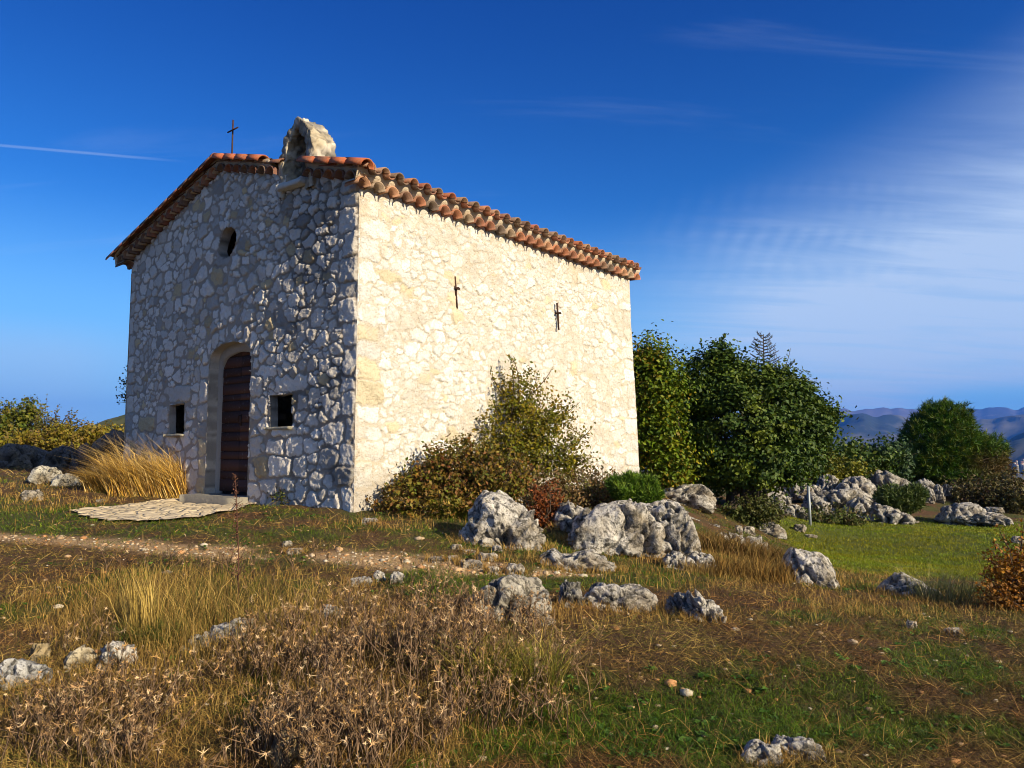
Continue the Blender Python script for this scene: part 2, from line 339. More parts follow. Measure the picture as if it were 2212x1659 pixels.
def seeds(U, Z0, Z1, rfun, n, blocks, aspect, seed, rot=.4):
    r_ = np.random.default_rng(seed); S = []
    for (s0, z0, s1, z1) in blocks: S.append(((s0 + s1) / 2, (z0 + z1) / 2, abs(s1 - s0) / 2, abs(z1 - z0) / 2, 0, 1))
    nb = len(S); arr = np.array(S) if S else np.zeros((0, 6)); arr = arr.reshape(-1, 6)
    for k in range(n):
        c = np.array([r_.uniform(-.1, U + .1), r_.uniform(Z0 - .1, Z1 + .1)]); rr = rfun(c[0], c[1]) * (1.75 - 1.3 * (k / n) ** .45) * r_.uniform(.85, 1.1)
        if len(arr):
            isb = arr[:, 5] == 1
            if (isb & (np.abs(arr[:, 0] - c[0]) < arr[:, 2] + rr * .7) & (np.abs(arr[:, 1] - c[1]) < arr[:, 3] + rr * .7)).any(): continue
            d = np.hypot(arr[:, 0] - c[0], (arr[:, 1] - c[1]) * 1.25)
            if (~isb & (d < .80 * (rr + np.sqrt(arr[:, 2] * arr[:, 3])) * 1.0)).any(): continue
        asp = r_.uniform(*aspect); arr = np.vstack([arr, (c[0], c[1], rr * math.sqrt(asp), rr / math.sqrt(asp), r_.normal(0, rot), 0)])
    return arr
def stone_field(u, z, S, wob, seed, gap):
    """per point: height 0..1 of the stone, index of its stone"""
    sh = u.shape; u = u.ravel(); z = z.ravel()
    du = (n2(u, z, .14, 3, seed) - .5) * wob + (n2(u, z, .045, 2, seed + 5) - .5) * .035; dz = (n2(u, z, .14, 3, seed + 9) - .5) * wob + (n2(u, z, .045, 2, seed + 6) - .5) * .035
    rq = np.random.default_rng(seed + 77); EX = rq.uniform(2.2, 5.5, len(S)); GP = gap * rq.uniform(.45, 1.3, len(S)); OFF = rq.uniform(.85, 1.25, len(S))
    uu = u + du; zz = z + dz; H = np.zeros(len(u)); I = np.zeros(len(u), int)
    order = np.argsort(np.floor(zz / .5) * 1000 + uu); c, s = np.cos(S[:, 4]), np.sin(S[:, 4])
    for k in range(0, len(u), 6000):
        o = order[k:k + 6000]; a = uu[o]; b = zz[o]
        near = (S[:, 0] > a.min() - .9) & (S[:, 0] < a.max() + .9) & (S[:, 1] > b.min() - .9) & (S[:, 1] < b.max() + .9)
        ni = np.where(near)[0]
        if len(ni) < 2: ni = np.arange(len(S))
        T = S[ni]; x = a[:, None] - T[:, 0]; y = b[:, None] - T[:, 1]
        p = (x * c[ni] + y * s[ni]) / T[:, 2]; q_ = (-x * s[ni] + y * c[ni]) / T[:, 3]; ex = np.where(T[:, 5] == 1, 7, EX[ni])
        D = (np.abs(p) ** ex + np.abs(q_) ** ex) ** (1 / ex); D = np.where(T[:, 5] == 1, 1 + (D - 1) * np.minimum(T[:, 2], T[:, 3]) / .1, 1 + (D - 1) * 1.0)
        j = np.argsort(D, axis=1)[:, :2]; d1 = np.take_along_axis(D, j[:, :1], 1)[:, 0]; d2 = np.take_along_axis(D, j[:, 1:2], 1)[:, 0]
        I[o] = ni[j[:, 0]]; gi = GP[I[o]]; H[o] = sst(d2 - d1, gi * .45, gi * .95) * sst(-d1, -OFF[I[o]] - .06, -OFF[I[o]] + .08) 
    return H.reshape(sh), I.reshape(sh)
def wall(name, org, du_, nrm, U, Z0, ztop, step, S, relief, wob, gap, colfun, holes=(), curve=None, batter=None, mat_=None, seed=1, edge0=True, parent=None, edgew=.02, smf=lambda u: .8 + 0 * u, rf=lambda u: 1 + 0 * u, bn=None):
    us = np.arange(0, U + step * .5, step); us = us * (U / us[-1]); zm = max(ztop(u) for u in us) ; zs = np.arange(Z0, zm + step, step)
    Uu, Zz = np.meshgrid(us, zs, indexing='ij')
    H, I = stone_field(Uu, Zz, S, wob, seed, gap)
    smear = sst(n2(Uu, Zz, .38, 4, seed + 31), .44, .60) * smf(Uu); H = H * (1 - .8 * smear)
    rr = np.random.default_rng(seed + 50); sh = rr.uniform(.25, 1.2, len(S))
    relief = relief * rf(Uu); h = H * relief * sh[I] + (fbm(np.stack([Uu * 14, Zz * 14, Uu * 0], -1), 4, seed + 3, .65) - .5) * (relief * 1.2 + .006) + (n2(Uu, Zz, .7, 3, seed + 4) - .5) * .03
    tl, tr = rr.normal(0, .09, len(S)), rr.normal(0, .07, len(S))
    h = h + H * np.clip(tl[I] * (Uu - S[I, 0]) + tr[I] * (Zz - S[I, 1]), -.012, .012)           # every stone face is tilted its own way
    fade = np.minimum(sst(Uu, 0, .035), sst(U - Uu, 0, .035)); h = h * fade
    # rough arrises: quoins step in and out
    wobz = lambda s: (fbm(np.stack([Zz * 3.2, Zz * 0 + s, Zz * 0], -1), 3, 71) - .5) * 2 * edgew
    eu = wobz(1.0 + seed) * np.exp(-((U - Uu) / .25) ** 2)
    if curve is not None: h = h + curve(Uu)
    pos = org + du_ * (Uu * (1 if batter is None else 1) + eu)[..., None] + nrm * h[..., None] + np.array([0, 0, 1]) * Zz[..., None]
    if batter is not None: pos = pos + du_ * (batter(Zz) * (Uu / U) ** 3)[..., None]
    if bn is not None: pos = pos + nrm * (bn(Zz) - .02)[..., None]
    # shared corner wobble so that both walls meet in one irregular arris
    pos = pos + (NF + NS) * (((fbm(np.stack([Zz * 4, Zz * 0 + .3, Zz * 0], -1), 3, 90) - .5) * .05) * np.exp(-(Uu / .15) ** 2) * (1 if edge0 else 0))[..., None]
    c = colfun(Uu, Zz, H, I, rr)
    nx, ny = Uu.shape; idx = np.arange(nx * ny).reshape(nx, ny)
    uc = (Uu[:-1, :-1] + Uu[1:, 1:]) / 2; zc = (Zz[:-1, :-1] + Zz[1:, 1:]) / 2
    keep = zc < np.vectorize(ztop)(uc)
    for hf in holes: keep &= ~hf(uc, zc)
    q = np.stack([idx[:-1, :-1], idx[1:, :-1], idx[1:, 1:], idx[:-1, 1:]], -1)[keep]
    if np.dot(np.cross(du_, [0, 0, 1]), nrm) < 0: q = q[:, ::-1]
    used = np.unique(q); re = np.zeros(nx * ny, int); re[used] = np.arange(len(used))
    return mk(name, pos.reshape(-1, 3)[used], quads=re[q], col=c.reshape(-1, 3)[used], mat=mat_, parent=parent)

def inpoly(u, z, poly):
    r = np.zeros(u.shape, bool); n = len(poly)
    for i in range(n):
        x0, y0 = poly[i]; x1, y1 = poly[(i + 1) % n]
        if y0 == y1: continue
        c = ((y0 > z) != (y1 > z)) & (u < (x1 - x0) * (z - y0) / (y1 - y0) + x0); r ^= c
    return r
# openings in the facade, (s, z)
dl, _ = fac(450, 900); dr, _ = fac(540, 900); zb = .85; zsp = fac(446, 785)[1]; zap = fac(500, 739)[1]
dm = (dl + dr) / 2; dw = (dl - dr) / 2
door_out = [(dr, zb - .3), (dl, zb - .3)] + [(dm + dw * math.cos(t), zsp + (zap - zsp) * math.sin(t) ** .8) for t in np.linspace(0, math.pi, 17)]
def quadp(l, r, t, b, n=6):
    a = [fac(r, b), fac(l, b + (r - l) * .06), fac(l, t + (r - l) * .1), fac(r, t)]; return a
w1 = quadp(367, 398, 872, 938); w2 = quadp(585, 632, 850, 922)
oc = fac(492, 524); orx = (fac(473, 524)[0] - fac(511, 524)[0]) / 2; orz = (fac(492, 492)[1] - fac(492, 557)[1]) / 2
ocul = [(oc[0] + orx * math.cos(t) * (1 - .15 * math.sin(t * 2)), oc[1] + orz * math.sin(t)) for t in np.linspace(0, 2 * math.pi, 20, endpoint=False)]
bgl, bgr = 1.84, .95      # bell gable feet along the facade
bell_gap = [(bgr + .25, 5.62), (bgl - .16, 5.62), (bgl - .16, 7), (bgr + .25, 7)]
holes = [lambda u, z, p=p: inpoly(u, z, p) for p in (door_out, w1, w2, ocul, bell_gap)]

blocks = []
def blk(l, t, r, b): s0, z0 = fac(l, b); s1, z1 = fac(r, t); s2 = fac(l, (t + b) / 2)[0]; s3 = fac(r, (t + b) / 2)[0]; zc = [fac((l + r) / 2, b)[1], fac((l + r) / 2, t)[1]]; blocks.append((s3, zc[0], s2, zc[1]))
# door jambs, right-hand dressed blocks, window surrounds (pixel boxes read off the photograph)
zj = zb
rj = np.random.default_rng(3)
while zj < zsp - .05:
    hh = rj.uniform(.26, .42); hh = min(hh, zsp - zj + .02); wl = rj.uniform(.26, .5); wr = rj.uniform(.22, .42)
    blocks.append((dl + .01, zj + .01, dl + wl, zj + hh - .015)); blocks.append((dr - wr, zj + .01, dr - .01, zj + hh - .015)); zj += hh
for b in ((620, 945, 655, 985), (577, 948, 617, 985), (655, 950, 690, 980), (540, 985, 578, 1030), (583, 985, 630, 1030), (634, 988, 665, 1032), (560, 1035, 600, 1065), (604, 1035, 640, 1062),
          (595, 812, 665, 845), (640, 855, 670, 885), (640, 890, 665, 915), (545, 858, 580, 895), (548, 790, 600, 815), (345, 850, 372, 870), (340, 880, 365, 912), (400, 880, 425, 905), (400, 910, 415, 930),
          (355, 835, 410, 868), (590, 915, 640, 938), (536, 905, 583, 935), (300, 900, 335, 930), (490, 730, 520, 700)): blk(*b)
for k in range(9):                                   # arch stones
    t = math.pi * (k + .5) / 9; rr_ = dw + .16; blocks.append((dm + rr_ * math.cos(t) - .085, zsp + (zap - zsp + .17) * math.sin(t) ** .8 - .14, dm + rr_ * math.cos(t) + .085, zsp + (zap - zsp + .17) * math.sin(t) ** .8 + .14))
zq = .7
while zq < 5.4:                                      # quoins
    hh = rj.uniform(.2, .42); blocks.append((.0, zq, rj.uniform(.2, .45), zq + hh - .02)); zq += hh
zq = .7
while zq < 5.4:
    hh = rj.uniform(.2, .42); blocks.append((2 * HW - rj.uniform(.2, .4), zq, 2 * HW, zq + hh - .02)); zq += hh
def rf_front(s, z):
    n = float(n2(np.array([s]), np.array([z]), .9, 2, 8)[0]); small = .064
    if z < 2.2: small = .11
    return small + .10 * max(0, n - .35) * 1.7
S_f = seeds(2 * HW, .5, 6.6, rf_front, 14000, blocks, (1.0, 2.1), 11, .3)
def col_front(U, Z, H, I, rr):
    nS = I.max() + 1; b = rr.uniform(.44, .70, nS); warm = rr.uniform(0, 1, nS)
    c = np.stack([b * 1.08, b * .98, b * .83], -1)
    oc_ = warm > .93; c[oc_] = c[oc_] * [.85, .72, .48]
    dk = warm < .1; c[dk] = c[dk] * [.62, .62, .62]
    sc = c[I]; sc = sc * (0.88 + .24 * n2(U, Z, .05, 3, 61))[..., None]
    mo = mixc((.27, .22, .165), (.44, .37, .285), n2(U, Z, .3, 4, 62))
    out = mixc(mo, sc, sst(H, .15, .55))
    # black lichen below the bell gable and down the right part
    st = sst(n2(U, Z, .45, 4, 63) + .30 * np.exp(-((U - 1.25) / .75) ** 2 - ((Z - 4.9) / 1.0) ** 2) + .12 * np.exp(-((U - 1.0) / .9) ** 2) - .12 * sst(U, 2.6, 4), .60, .80)
    return mixc(out, (.05, .048, .045), st * (.6 - .4 * H))
def zt_front(s): return ZE + .05 + SLP * min(s, 2 * HW - s)
wall('front_wall', A0, DL, NF, 2 * HW, .45, zt_front, .0145, S_f, .034, .12, .52, col_front, holes, curve_f, None, M_wall, 1, True, chapel, smf=lambda u: .3 + .35 * sst(u, 1.2, 3), rf=lambda u: 1.1 - .4 * sst(u, 2, 4))
blocks_s = []
zq = .7
while zq < 5.4:
    hh = rj.uniform(.2, .42); blocks_s.append((.0, zq, rj.uniform(.25, .6), zq + hh - .02)); zq += hh
zq = .7
while zq < 5.4:
    hh = rj.uniform(.18, .38); blocks_s.append((LEN - rj.uniform(.25, .55), zq, LEN, zq + hh - .02)); zq += hh
def rf_side(s, z): return .05 + .12 * max(0, float(n2(np.array([s]), np.array([z]), .8, 2, 18)[0]) - .35) * 1.6
S_s = seeds(LEN, .5, 5.5, rf_side, 13000, blocks_s, (1.3, 2.7), 12, .14)
def col_side(U, Z, H, I, rr):
    nS = I.max() + 1; b = rr.uniform(.57, .73, nS); warm = rr.uniform(0, 1, nS)
    c = np.stack([b, b * .965, b * .89], -1)
    k = warm > .95; c[k] = c[k] * [.95, .84, .62]; k = warm < .15; c[k] = np.stack([b[k] * 1.06, b[k] * 1.04, b[k] * .99], -1)
    sc = c[I] * (0.86 + .24 * n2(U, Z, .05, 3, 64))[..., None]
    mo = mixc((.46, .40, .31), (.61, .55, .455), n2(U, Z, .4, 4, 65))
    out = mixc(mo, sc, sst(H, .15, .6)); ed_ = sst(H, .02, .12) * (1 - sst(H, .18, .42)) * sst(n2(U, Z, .09, 2, 69), .42, .62); out = mixc(out, (.22, .16, .10), ed_ * .55); st = sst(n2(U, Z, .5, 4, 66), .60, .78)  # small brown shadow lines along the stone edges, painted into the colour
    out = mixc(out, (.50, .37, .2), st * .4)
    return mixc(out, (.33, .28, .22), sst(-Z + n2(U, Z, .3, 3, 67) * .8, -1.05, -.6) * .4)
bat = lambda Z: -.30 * sst(Z, .6, 5.4) + .18
wall('side_wall', A0, DR, NS, LEN, .45, lambda s: ZE + .12, .015, S_s, .018, .16, .40, col_side, (), lambda U: .03 * np.sin(U * .9), bat, M_side, 2, True, chapel, smf=lambda u: .8 + 0 * u)
# the two walls the photograph does not show
S_b = seeds(LEN, .5, 6.6, lambda s, z: .15, 1500, [], (1.1, 2), 13)
wall('rear_wall', A0 + DR * LEN, DL, -NF, 2 * HW, .45, zt_front, .05, S_b, .03, .1, .5, col_front, (), None, None, M_wall, 3, False, chapel, bn=bat)
wall('side_wall', A0 + DL * 2 * HW, DR, -NS, LEN, .45, lambda s: ZE + .12, .05, S_b, .03, .1, .5, col_front, (), None, bat, M_wall, 4, False, chapel)

def W(s, q, z): return A0 + DL * s + DR * q + np.array([0, 0, z])       # chapel coordinates: along the facade, into the chapel, up
def curve_at(s): return float(curve_f(np.array([s]))[0])
def reveal(name, poly, depth, fwd, cap, seed, shrink=0, close=True, step=.05, colr=(.36, .34, .31), grow=.012, capc=.35):
    c = np.mean(poly, 0); pts = []
    n = len(poly)
    for i in range(n if close else n - 1):
        a = np.array(poly[i]); b = np.array(poly[(i + 1) % n]); k = max(1, int(np.linalg.norm(b - a) / step))
        for j in range(k): pts.append(a + (b - a) * j / k)
    if not close: pts.append(np.array(poly[-1]))
    pts = np.array(pts); d = nz(pts - c); m = len(pts); nd = max(3, int(depth / .05)); V = []; C = []
    for k in range(nd + 1):
        f = k / nd; dd = -fwd + (depth + fwd) * f; p = pts + d * (grow - shrink * f)
        ns = (n2(p[:, 0] * 1 + dd, p[:, 1] + dd * .7, .12, 3, seed) - .5) * .045 * min(1, f * 3)
        p = p + d * ns[:, None]; V.append(np.array([W(p[i, 0], dd - curve_at(p[i, 0]) * (1), p[i, 1]) for i in range(m)]))
        w = sst(n2(p[:, 1] * 3 + (seed % 3), p[:, 1] * 3 + dd * .6, .9, 2, seed + 1), .42, .5)
        cz_ = (p[:, 1] / .31 + .25 * np.sin(p[:, 1] * 5)) % 1; jn_ = 1 - sst(np.minimum(cz_, 1 - cz_), .02, .07)
        C.append(mixc(mixc(np.array(colr) * .8, np.array(colr) * 1.25, w), np.array(colr) * .35, jn_ * .8))
    V = np.concatenate(V); C = np.concatenate(C); q = []
    for k in range(nd):
        for i in range(m if close else m - 1):
            j = (i + 1) % m; q.append((k * m + i, k * m + j, (k + 1) * m + j, (k + 1) * m + i))
    mb = MB(); mb.add(V, q=q, c=C)
    if cap:
        ce = V[nd * m:].mean(0); mb.add(np.concatenate([V[nd * m:], [ce]]), t=[(i, (i + 1) % m, m) for i in range(m)], c=np.array(colr) * capc)
    return mb.build(name, M_wall, chapel)
reveal('doorway', door_out, .24, .015, False, 5, .0, colr=(.42, .37, .30))
reveal('window_opening', w1, .11, .008, False, 6, .02, colr=(.28, .25, .21), capc=.05); reveal('window_opening', w2, .12, .008, False, 7, .02, colr=(.28, .25, .21), capc=.05)
reveal('round_window_opening', ocul, .16, .012, False, 8, .02, colr=(.28, .25, .21))
# pale stone door case and plank door inside the recess
dcur = curve_at(dm)
mb = MB()
def arch(wd, zs_, za, n=15): return [(dm + wd * math.cos(t), zs_ + (za - zs_) * math.sin(t)) for t in np.linspace(0, math.pi, n)]
oo = [(dm + dw + .1, zb)] ; 
outer = [(dm - dw - .05, zb)] + arch(dw + .05, zsp, zap + .05)[::-1] + [(dm + dw + .05, zb)]
inner = [(dm - dw + .07, zb)] + arch(dw - .07, zsp - .08, zap - .14)[::-1] + [(dm + dw - .07, zb)]
V = []; m = len(outer)
for dd in (.17, .34):
    for L_ in (outer, inner): V += [W(a, dd - dcur, b) for a, b in L_]
q = []
for i in range(m - 1): q += [(i, i + 1, m + i + 1, m + i), (m + i, m + i + 1, 3 * m + i + 1, 3 * m + i)]
mb.add(V, q=q, c=(.34, .31, .27)); mb.build('door_frame', M_wall, chapel)
mb = MB(); zz = zb + .06; k = 0; rd = np.random.default_rng(4)
topz = zap - .13
while zz < topz:
    hh = rd.uniform(.09, .21); z1 = min(zz + hh, topz)
    def hw(z): 
        t = (z - (zsp - .08)) / (zap - .14 - zsp + .08); return (dw - .065) * (math.sqrt(max(0, 1 - t * t)) if t > 0 else 1)
    for half in (-1, 1):
        x0 = dm if half < 0 else dm + .004
        a0, a1 = hw(zz), hw(z1 - .006); y_ = .215 + rd.uniform(-.004, .004) - dcur
        c = np.array((.062, .027, .018)) * rd.uniform(.55, 1.4)
        e0 = x0 + half * a0 ; e1 = x0 + half * a1; V = []
        for dd in (y_, y_ + .05):
            g = .006
            V += [W(x0, dd, zz + g), W(e0, dd, zz + g), W(e1, dd, z1), W(x0, dd, z1)]
        if half > 0: mb.add(V, q=[(0, 1, 2, 3), (3, 2, 6, 7), (0, 4, 5, 1)], c=c)
        else: mb.add(V, q=[(3, 2, 1, 0), (7, 6, 2, 3), (1, 5, 4, 0)], c=c)
    zz = z1
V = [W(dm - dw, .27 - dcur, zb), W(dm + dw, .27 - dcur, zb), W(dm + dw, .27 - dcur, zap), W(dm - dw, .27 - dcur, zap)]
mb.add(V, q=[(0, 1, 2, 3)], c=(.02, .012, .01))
door = mb.build('door', M_wood, chapel, label='weathered brown plank door with an arched top')
hp = fac(512, 905); hm = MB()
hq = .20 - dcur; tube(hm, [W(dm - .03, hq, hp[1] + .07), W(dm - .03, hq - .03, hp[1] + .06), W(dm - .03, hq - .035, hp[1]), W(dm - .03, hq - .03, hp[1] - .06), W(dm - .03, hq, hp[1] - .07)], .009, (.03, .03, .03))
box(hm, W(dm - .055, hq + .004, hp[1] - .1), DL * .05, DR * .01, (0, 0, .2), (.02, .02, .02))
h_ = hm.build('handle', M_iron, None); h_.parent = door; h_.location = -np.array(chapel.location)
# sills, door step
def slab(name, s0, s1, q0, q1, z0, z1, c, seed, m_=M_wall, par=chapel, n=10):
    mb = MB(); a = np.linspace(0, 1, n); V = []
    for iz, z in enumerate((z0, z1)):
        for jq, q_ in enumerate((q0, q1)):
            for t in a: V.append(W(s0 + (s1 - s0) * t, q_, z))
    V = np.array(V); V += (np.stack([fbm(V * 7, 3, seed), fbm(V * 7, 3, seed + 1), fbm(V * 7, 3, seed + 2)], -1) - .5) * .06 * np.array([1, 1, .6])
    id_ = lambda iz, jq, i: (iz * 2 + jq) * n + i
    q = []
    for i in range(n - 1): q += [(id_(0, 0, i), id_(0, 0, i + 1), id_(1, 0, i + 1), id_(1, 0, i)), (id_(1, 0, i), id_(1, 0, i + 1), id_(1, 1, i + 1), id_(1, 1, i)), (id_(0, 1, i), id_(1, 1, i), id_(1, 1, i + 1), id_(0, 1, i + 1)), (id_(0, 0, i), id_(0, 1, i), id_(0, 1, i + 1), id_(0, 0, i + 1))]
    for i in (0, n - 1): q.append((id_(0, 0, i), id_(1, 0, i), id_(1, 1, i), id_(0, 1, i)))
    mb.add(V, q=q, c=c); return mb.build(name, m_, par)
for wq, sd in ((w1, 1), (w2, 2)):
    slab('window_sill', wq[0][0] - .03, wq[1][0] + .10, -.07 - curve_at(wq[0][0]), .2 - curve_at(wq[0][0]), wq[0][1] - .035, wq[0][1] + .005, (.33, .30, .22), sd)
slab('door_step', dr - .05, dl + .28, -.30 - dcur, .5 - dcur, .60, .865, (.27, .24, .18), 4)

# -------- roof
TC = np.array([(.38, .115, .055), (.32, .10, .055), (.46, .19, .10), (.26, .11, .07), (.38, .22, .14), (.16, .09, .065), (.24, .15, .10)])
rt = np.random.default_rng(5)
def tcol(dull=0):
    c = TC[rt.integers(0, len(TC))] * rt.uniform(.8, 1.15); return c * (1 - dull) + np.array([.2, .12, .08]) * dull
def barrel(mb, p0, p1, up, r0, r1, c, th=.016, seg=8, ang=math.pi):
    p0 = np.asarray(p0, float); p1 = np.asarray(p1, float); d = nz(p1 - p0); up = np.asarray(up, float); up = nz(up - d * np.dot(up, d)); sd = np.cross(d, up)
    V = []
    for p, r in ((p0, r0), (p1, r1)):
        for rr_ in (r, r - th):
            for a in np.linspace(-ang / 2, ang / 2, seg + 1): V.append(p + sd * rr_ * math.sin(a) + up * rr_ * math.cos(a))
    n = seg + 1; q = []
    for i in range(seg):
        q += [(i, i + 1, 2 * n + i + 1, 2 * n + i), (n + i, 3 * n + i, 3 * n + i + 1, n + i + 1), (i, n + i, n + i + 1, i + 1), (2 * n + i, 2 * n + i + 1, 3 * n + i + 1, 3 * n + i)]
    for i in (0, seg): q.append((i, 2 * n + i, 3 * n + i, n + i))
    mb.add(V, q=q, c=c)
UP = np.array([0, 0, 1.]); sn = math.atan(SLP); PITCHT = .27
roof = empty('roof', W(HW, 3.8, 6.5)); roof.parent = chapel; roof.location = W(HW, 3.8, 6.5) - np.array(chapel.location)
class PW:                                             # world location carrier for sub-parts
    pass
def sub(o, par, world):                               # parent a mesh built in world coordinates
    o.parent = par; o.location = -np.array(world); return o
RW = W(HW, 3.8, 6.5)
RZ = 6.55; OV = .38
def slope_pt(side, t, q, h=0):                        # t metres from the ridge down the slope; side +1 = towards s=0
    s = HW - side * t * math.cos(sn); return W(s, q, RZ - t * math.sin(sn) + h)
TL = (HW + OV) / math.cos(sn); upn = {1: nz(NS * math.sin(sn) + UP * math.cos(sn)), -1: nz(-NS * math.sin(sn) + UP * math.cos(sn))}
mbr = MB(); cols = 28
for side in (1, -1):
    for j in range(cols):
        q0 = -.12 + j * PITCHT; courses = 11; cl = TL / courses
        for k in range(courses):
            a, b = k * cl, (k + 1) * cl + .06
            if k == courses - 1: b = TL + rt.uniform(-.02, .02)
            if side == 1 and .75 < HW - (a + b) / 2 * math.cos(sn) < 1.95 and q0 < .3: continue
            up = upn[side]; jit = rt.uniform(-.008, .008)
            barrel(mbr, slope_pt(side, b, q0 + PITCHT / 2 + jit, .075), slope_pt(side, a, q0 + PITCHT / 2, .055), -up, .075, .085, tcol(.35))
            barrel(mbr, slope_pt(side, b + .01, q0 + jit, .035 + .012), slope_pt(side, a, q0, .025), up, .092, .080, tcol(.12 if side == 1 else .3))
for j in range(20): barrel(mbr, W(HW, -.15 + j * .4, RZ + .03), W(HW, .3 + j * .4, RZ + .045), UP, .12, .11, tcol(.1))
o = mbr.build('roof_tiles', M_tile, None); sub(o, roof, RW)
# verge tiles over the facade, running down the slope
for side in (1, -1):
    mbv = MB(); k = 0; t = -.02
    while t < TL - .1:
        s = HW - side * (t + .19) * math.cos(sn)
        if not (side == 1 and 1.12 < s < 2.02):
            barrel(mbv, slope_pt(side, t + .42, -.22, .035), slope_pt(side, t - .02, -.22, .055), upn[side], .125, .11, np.array((.46, .13, .055)) * rt.uniform(.8, 1.15) if side == 1 else tcol(.3), th=.018)
        t += .38
    sub(mbv.build('verge_tiles', M_tile, None), roof, RW)
# cornice of upside tiles below the roof edge: along the long walls and up the gable
mbc = MB(); mbcl = MB(); mbcr = MB(); mbm = MB()
for j in range(30):
    q0 = -.10 + j * PITCHT
    if q0 > LEN - .05: break
    z0 = ZE - .085
    barrel(mbcr, W(-.23, q0, z0 - .012), W(.08, q0, z0 + .0), UP, .118, .108, tcol(.15) * (1.15, 1.45, 1.6), th=.016)
    barrel(mbcl, W(2 * HW + .23, q0, z0 - .012), W(2 * HW - .08, q0, z0), UP, .132, .12, tcol(.1), th=.018)
def band(mb, pts_in, prof, c):                        # sweep a profile (offset, height) along a polyline of (point, outward)
    V = []; n = len(prof)
    for (p, out) in pts_in:
        for (o_, h_) in prof: V.append(np.asarray(p) + np.asarray(out) * o_ + UP * h_)
    q = [(i * n + j, i * n + (j + 1) % n, (i + 1) * n + (j + 1) % n, (i + 1) * n + j) for i in range(len(pts_in) - 1) for j in range(n)]
    mb.add(V, q=q, c=c); e = (len(pts_in) - 1) * n
    if n == 4: mb.add(V, q=[(3, 2, 1, 0), (e, e + 1, e + 2, e + 3)], c=c)
mc = (.62, .53, .40)
nq = 120
for s_, out in ((0, NS), (2 * HW, -NS)):
    pr = []
    for i in range(nq + 1):
        q_ = -.24 + (LEN + .18) * i / nq; ph = ((q_ + .10) / PITCHT) % 1; pr.append((W(s_, q_, 0), out, ph))
    V = []; Q = []
    for i, (p, out_, ph) in enumerate(pr):
        lo = ZE - .085 + .11 * math.sqrt(max(0, 1 - ((ph if ph < .5 else 1 - ph) / .5) ** 2)) * .9
        for (o_, h_) in ((-.1, lo + .01), (.20, lo), (.25, ZE + .10), (.25, ZE + .16), (-.1, ZE + .33)): V.append(p + out_ * o_ + UP * h_)
    for i in range(nq):
        for j in range(4): Q.append((i * 5 + j, i * 5 + j + 1, (i + 1) * 5 + j + 1, (i + 1) * 5 + j))
    mbm.add(V, q=Q, c=mc)
for side in (1, -1):
    nt_ = int(HW / math.cos(sn) / .262)
    for k in range(nt_ + 1):
        t = (k + .5) * .262; s = HW - side * t * math.cos(sn)
        if (side == 1 and 1.06 < s < 1.95) or s < -.05: continue
        z = zt_front(s) - .03; cv = .0
        barrel(mbc, W(s, -.22 - 0, z - .01), W(s, .12, z), upn[side], .124, .115, tcol(.3) * .8, th=.018)
    V = []; Q = []; n = 60; keepi = []
    for i in range(n + 1):
        s = HW - side * (HW + .24) * i / n; cv = 0; base = ZE + .02 + SLP * (HW - abs(s - HW)); ph = ((abs(HW - s) / math.cos(sn)) / .262) % 1
        lo = base + .118 * math.sqrt(max(0, 1 - (abs(ph - .5) / .5) ** 2)) * .9
        for (o_, h_) in ((-.1, lo), (.17, lo - .005), (.20, base + .18), (.20, base + .225), (-.1, base + .24)): V.append(W(s, -o_, h_))
        keepi.append(not (side == 1 and 1.06 < s < 1.95))
    for i in range(n):
        if keepi[i] and keepi[i + 1]:
            for j in range(4): Q.append((i * 5 + j, i * 5 + j + 1, (i + 1) * 5 + j + 1, (i + 1) * 5 + j))
        elif keepi[i] != keepi[i + 1]:
            b = i if keepi[i] else i + 1; Q.append((b * 5, b * 5 + 1, b * 5 + 2, b * 5 + 3))
    mbm.add(V, q=Q, c=(.45, .36, .26))
for m_ in (mbc, mbcl, mbcr): sub(m_.build('cornice_tiles', M_tile, None), roof, RW)
o = mbm.build('cornice_mortar', M_mortar, None); sub(o, roof, RW)
# cross on the ridge
cr = MB(); cb = W(HW + .02, .08, RZ + .1); cx_t = W(HW + .02, .08, 7.42)
tube(cr, [cb - UP * .1, cx_t], .014, (.1, .05, .03), 6); cross = cr.build('iron_cross', M_iron, chapel)
cr = MB(); cc = W(HW + .02, .08, 7.24); tube(cr, [cc + DL * .17 - UP * .0, cc - DL * .17 + UP * .0], .013, (.1, .05, .03), 6); o = cr.build('crossbar', M_iron, None)
o.parent = cross; o.location = -np.array(chapel.location)
# tie-rod anchors on the long wall
for (a, b) in (((979, 598), (984, 667)), ((1200, 655), (1204, 713))):
    s0, z0 = sid(*a); s1, z1 = sid(*b); an = MB()
    f = lambda s, z, o_: A0 + DR * s + NS * o_ + UP * z
    tube(an, [f(s0, z0, .035), f((s0 + s1) / 2, (z0 + z1) / 2, .035), f(s1, z1, .03)], .021, (.05, .03, .02), 6)
    zm = z0 * .62 + z1 * .38; sm = s0 * .62 + s1 * .38
    tube(an, [f(sm - .05, zm - .0, .07), f(sm + .05, zm, .07)], .02, (.05, .03, .02), 6); tube(an, [f(sm, zm, -.05), f(sm, zm, .1)], .022, (.05, .03, .02), 6)
    an.build('wall_anchor', M_iron, chapel)
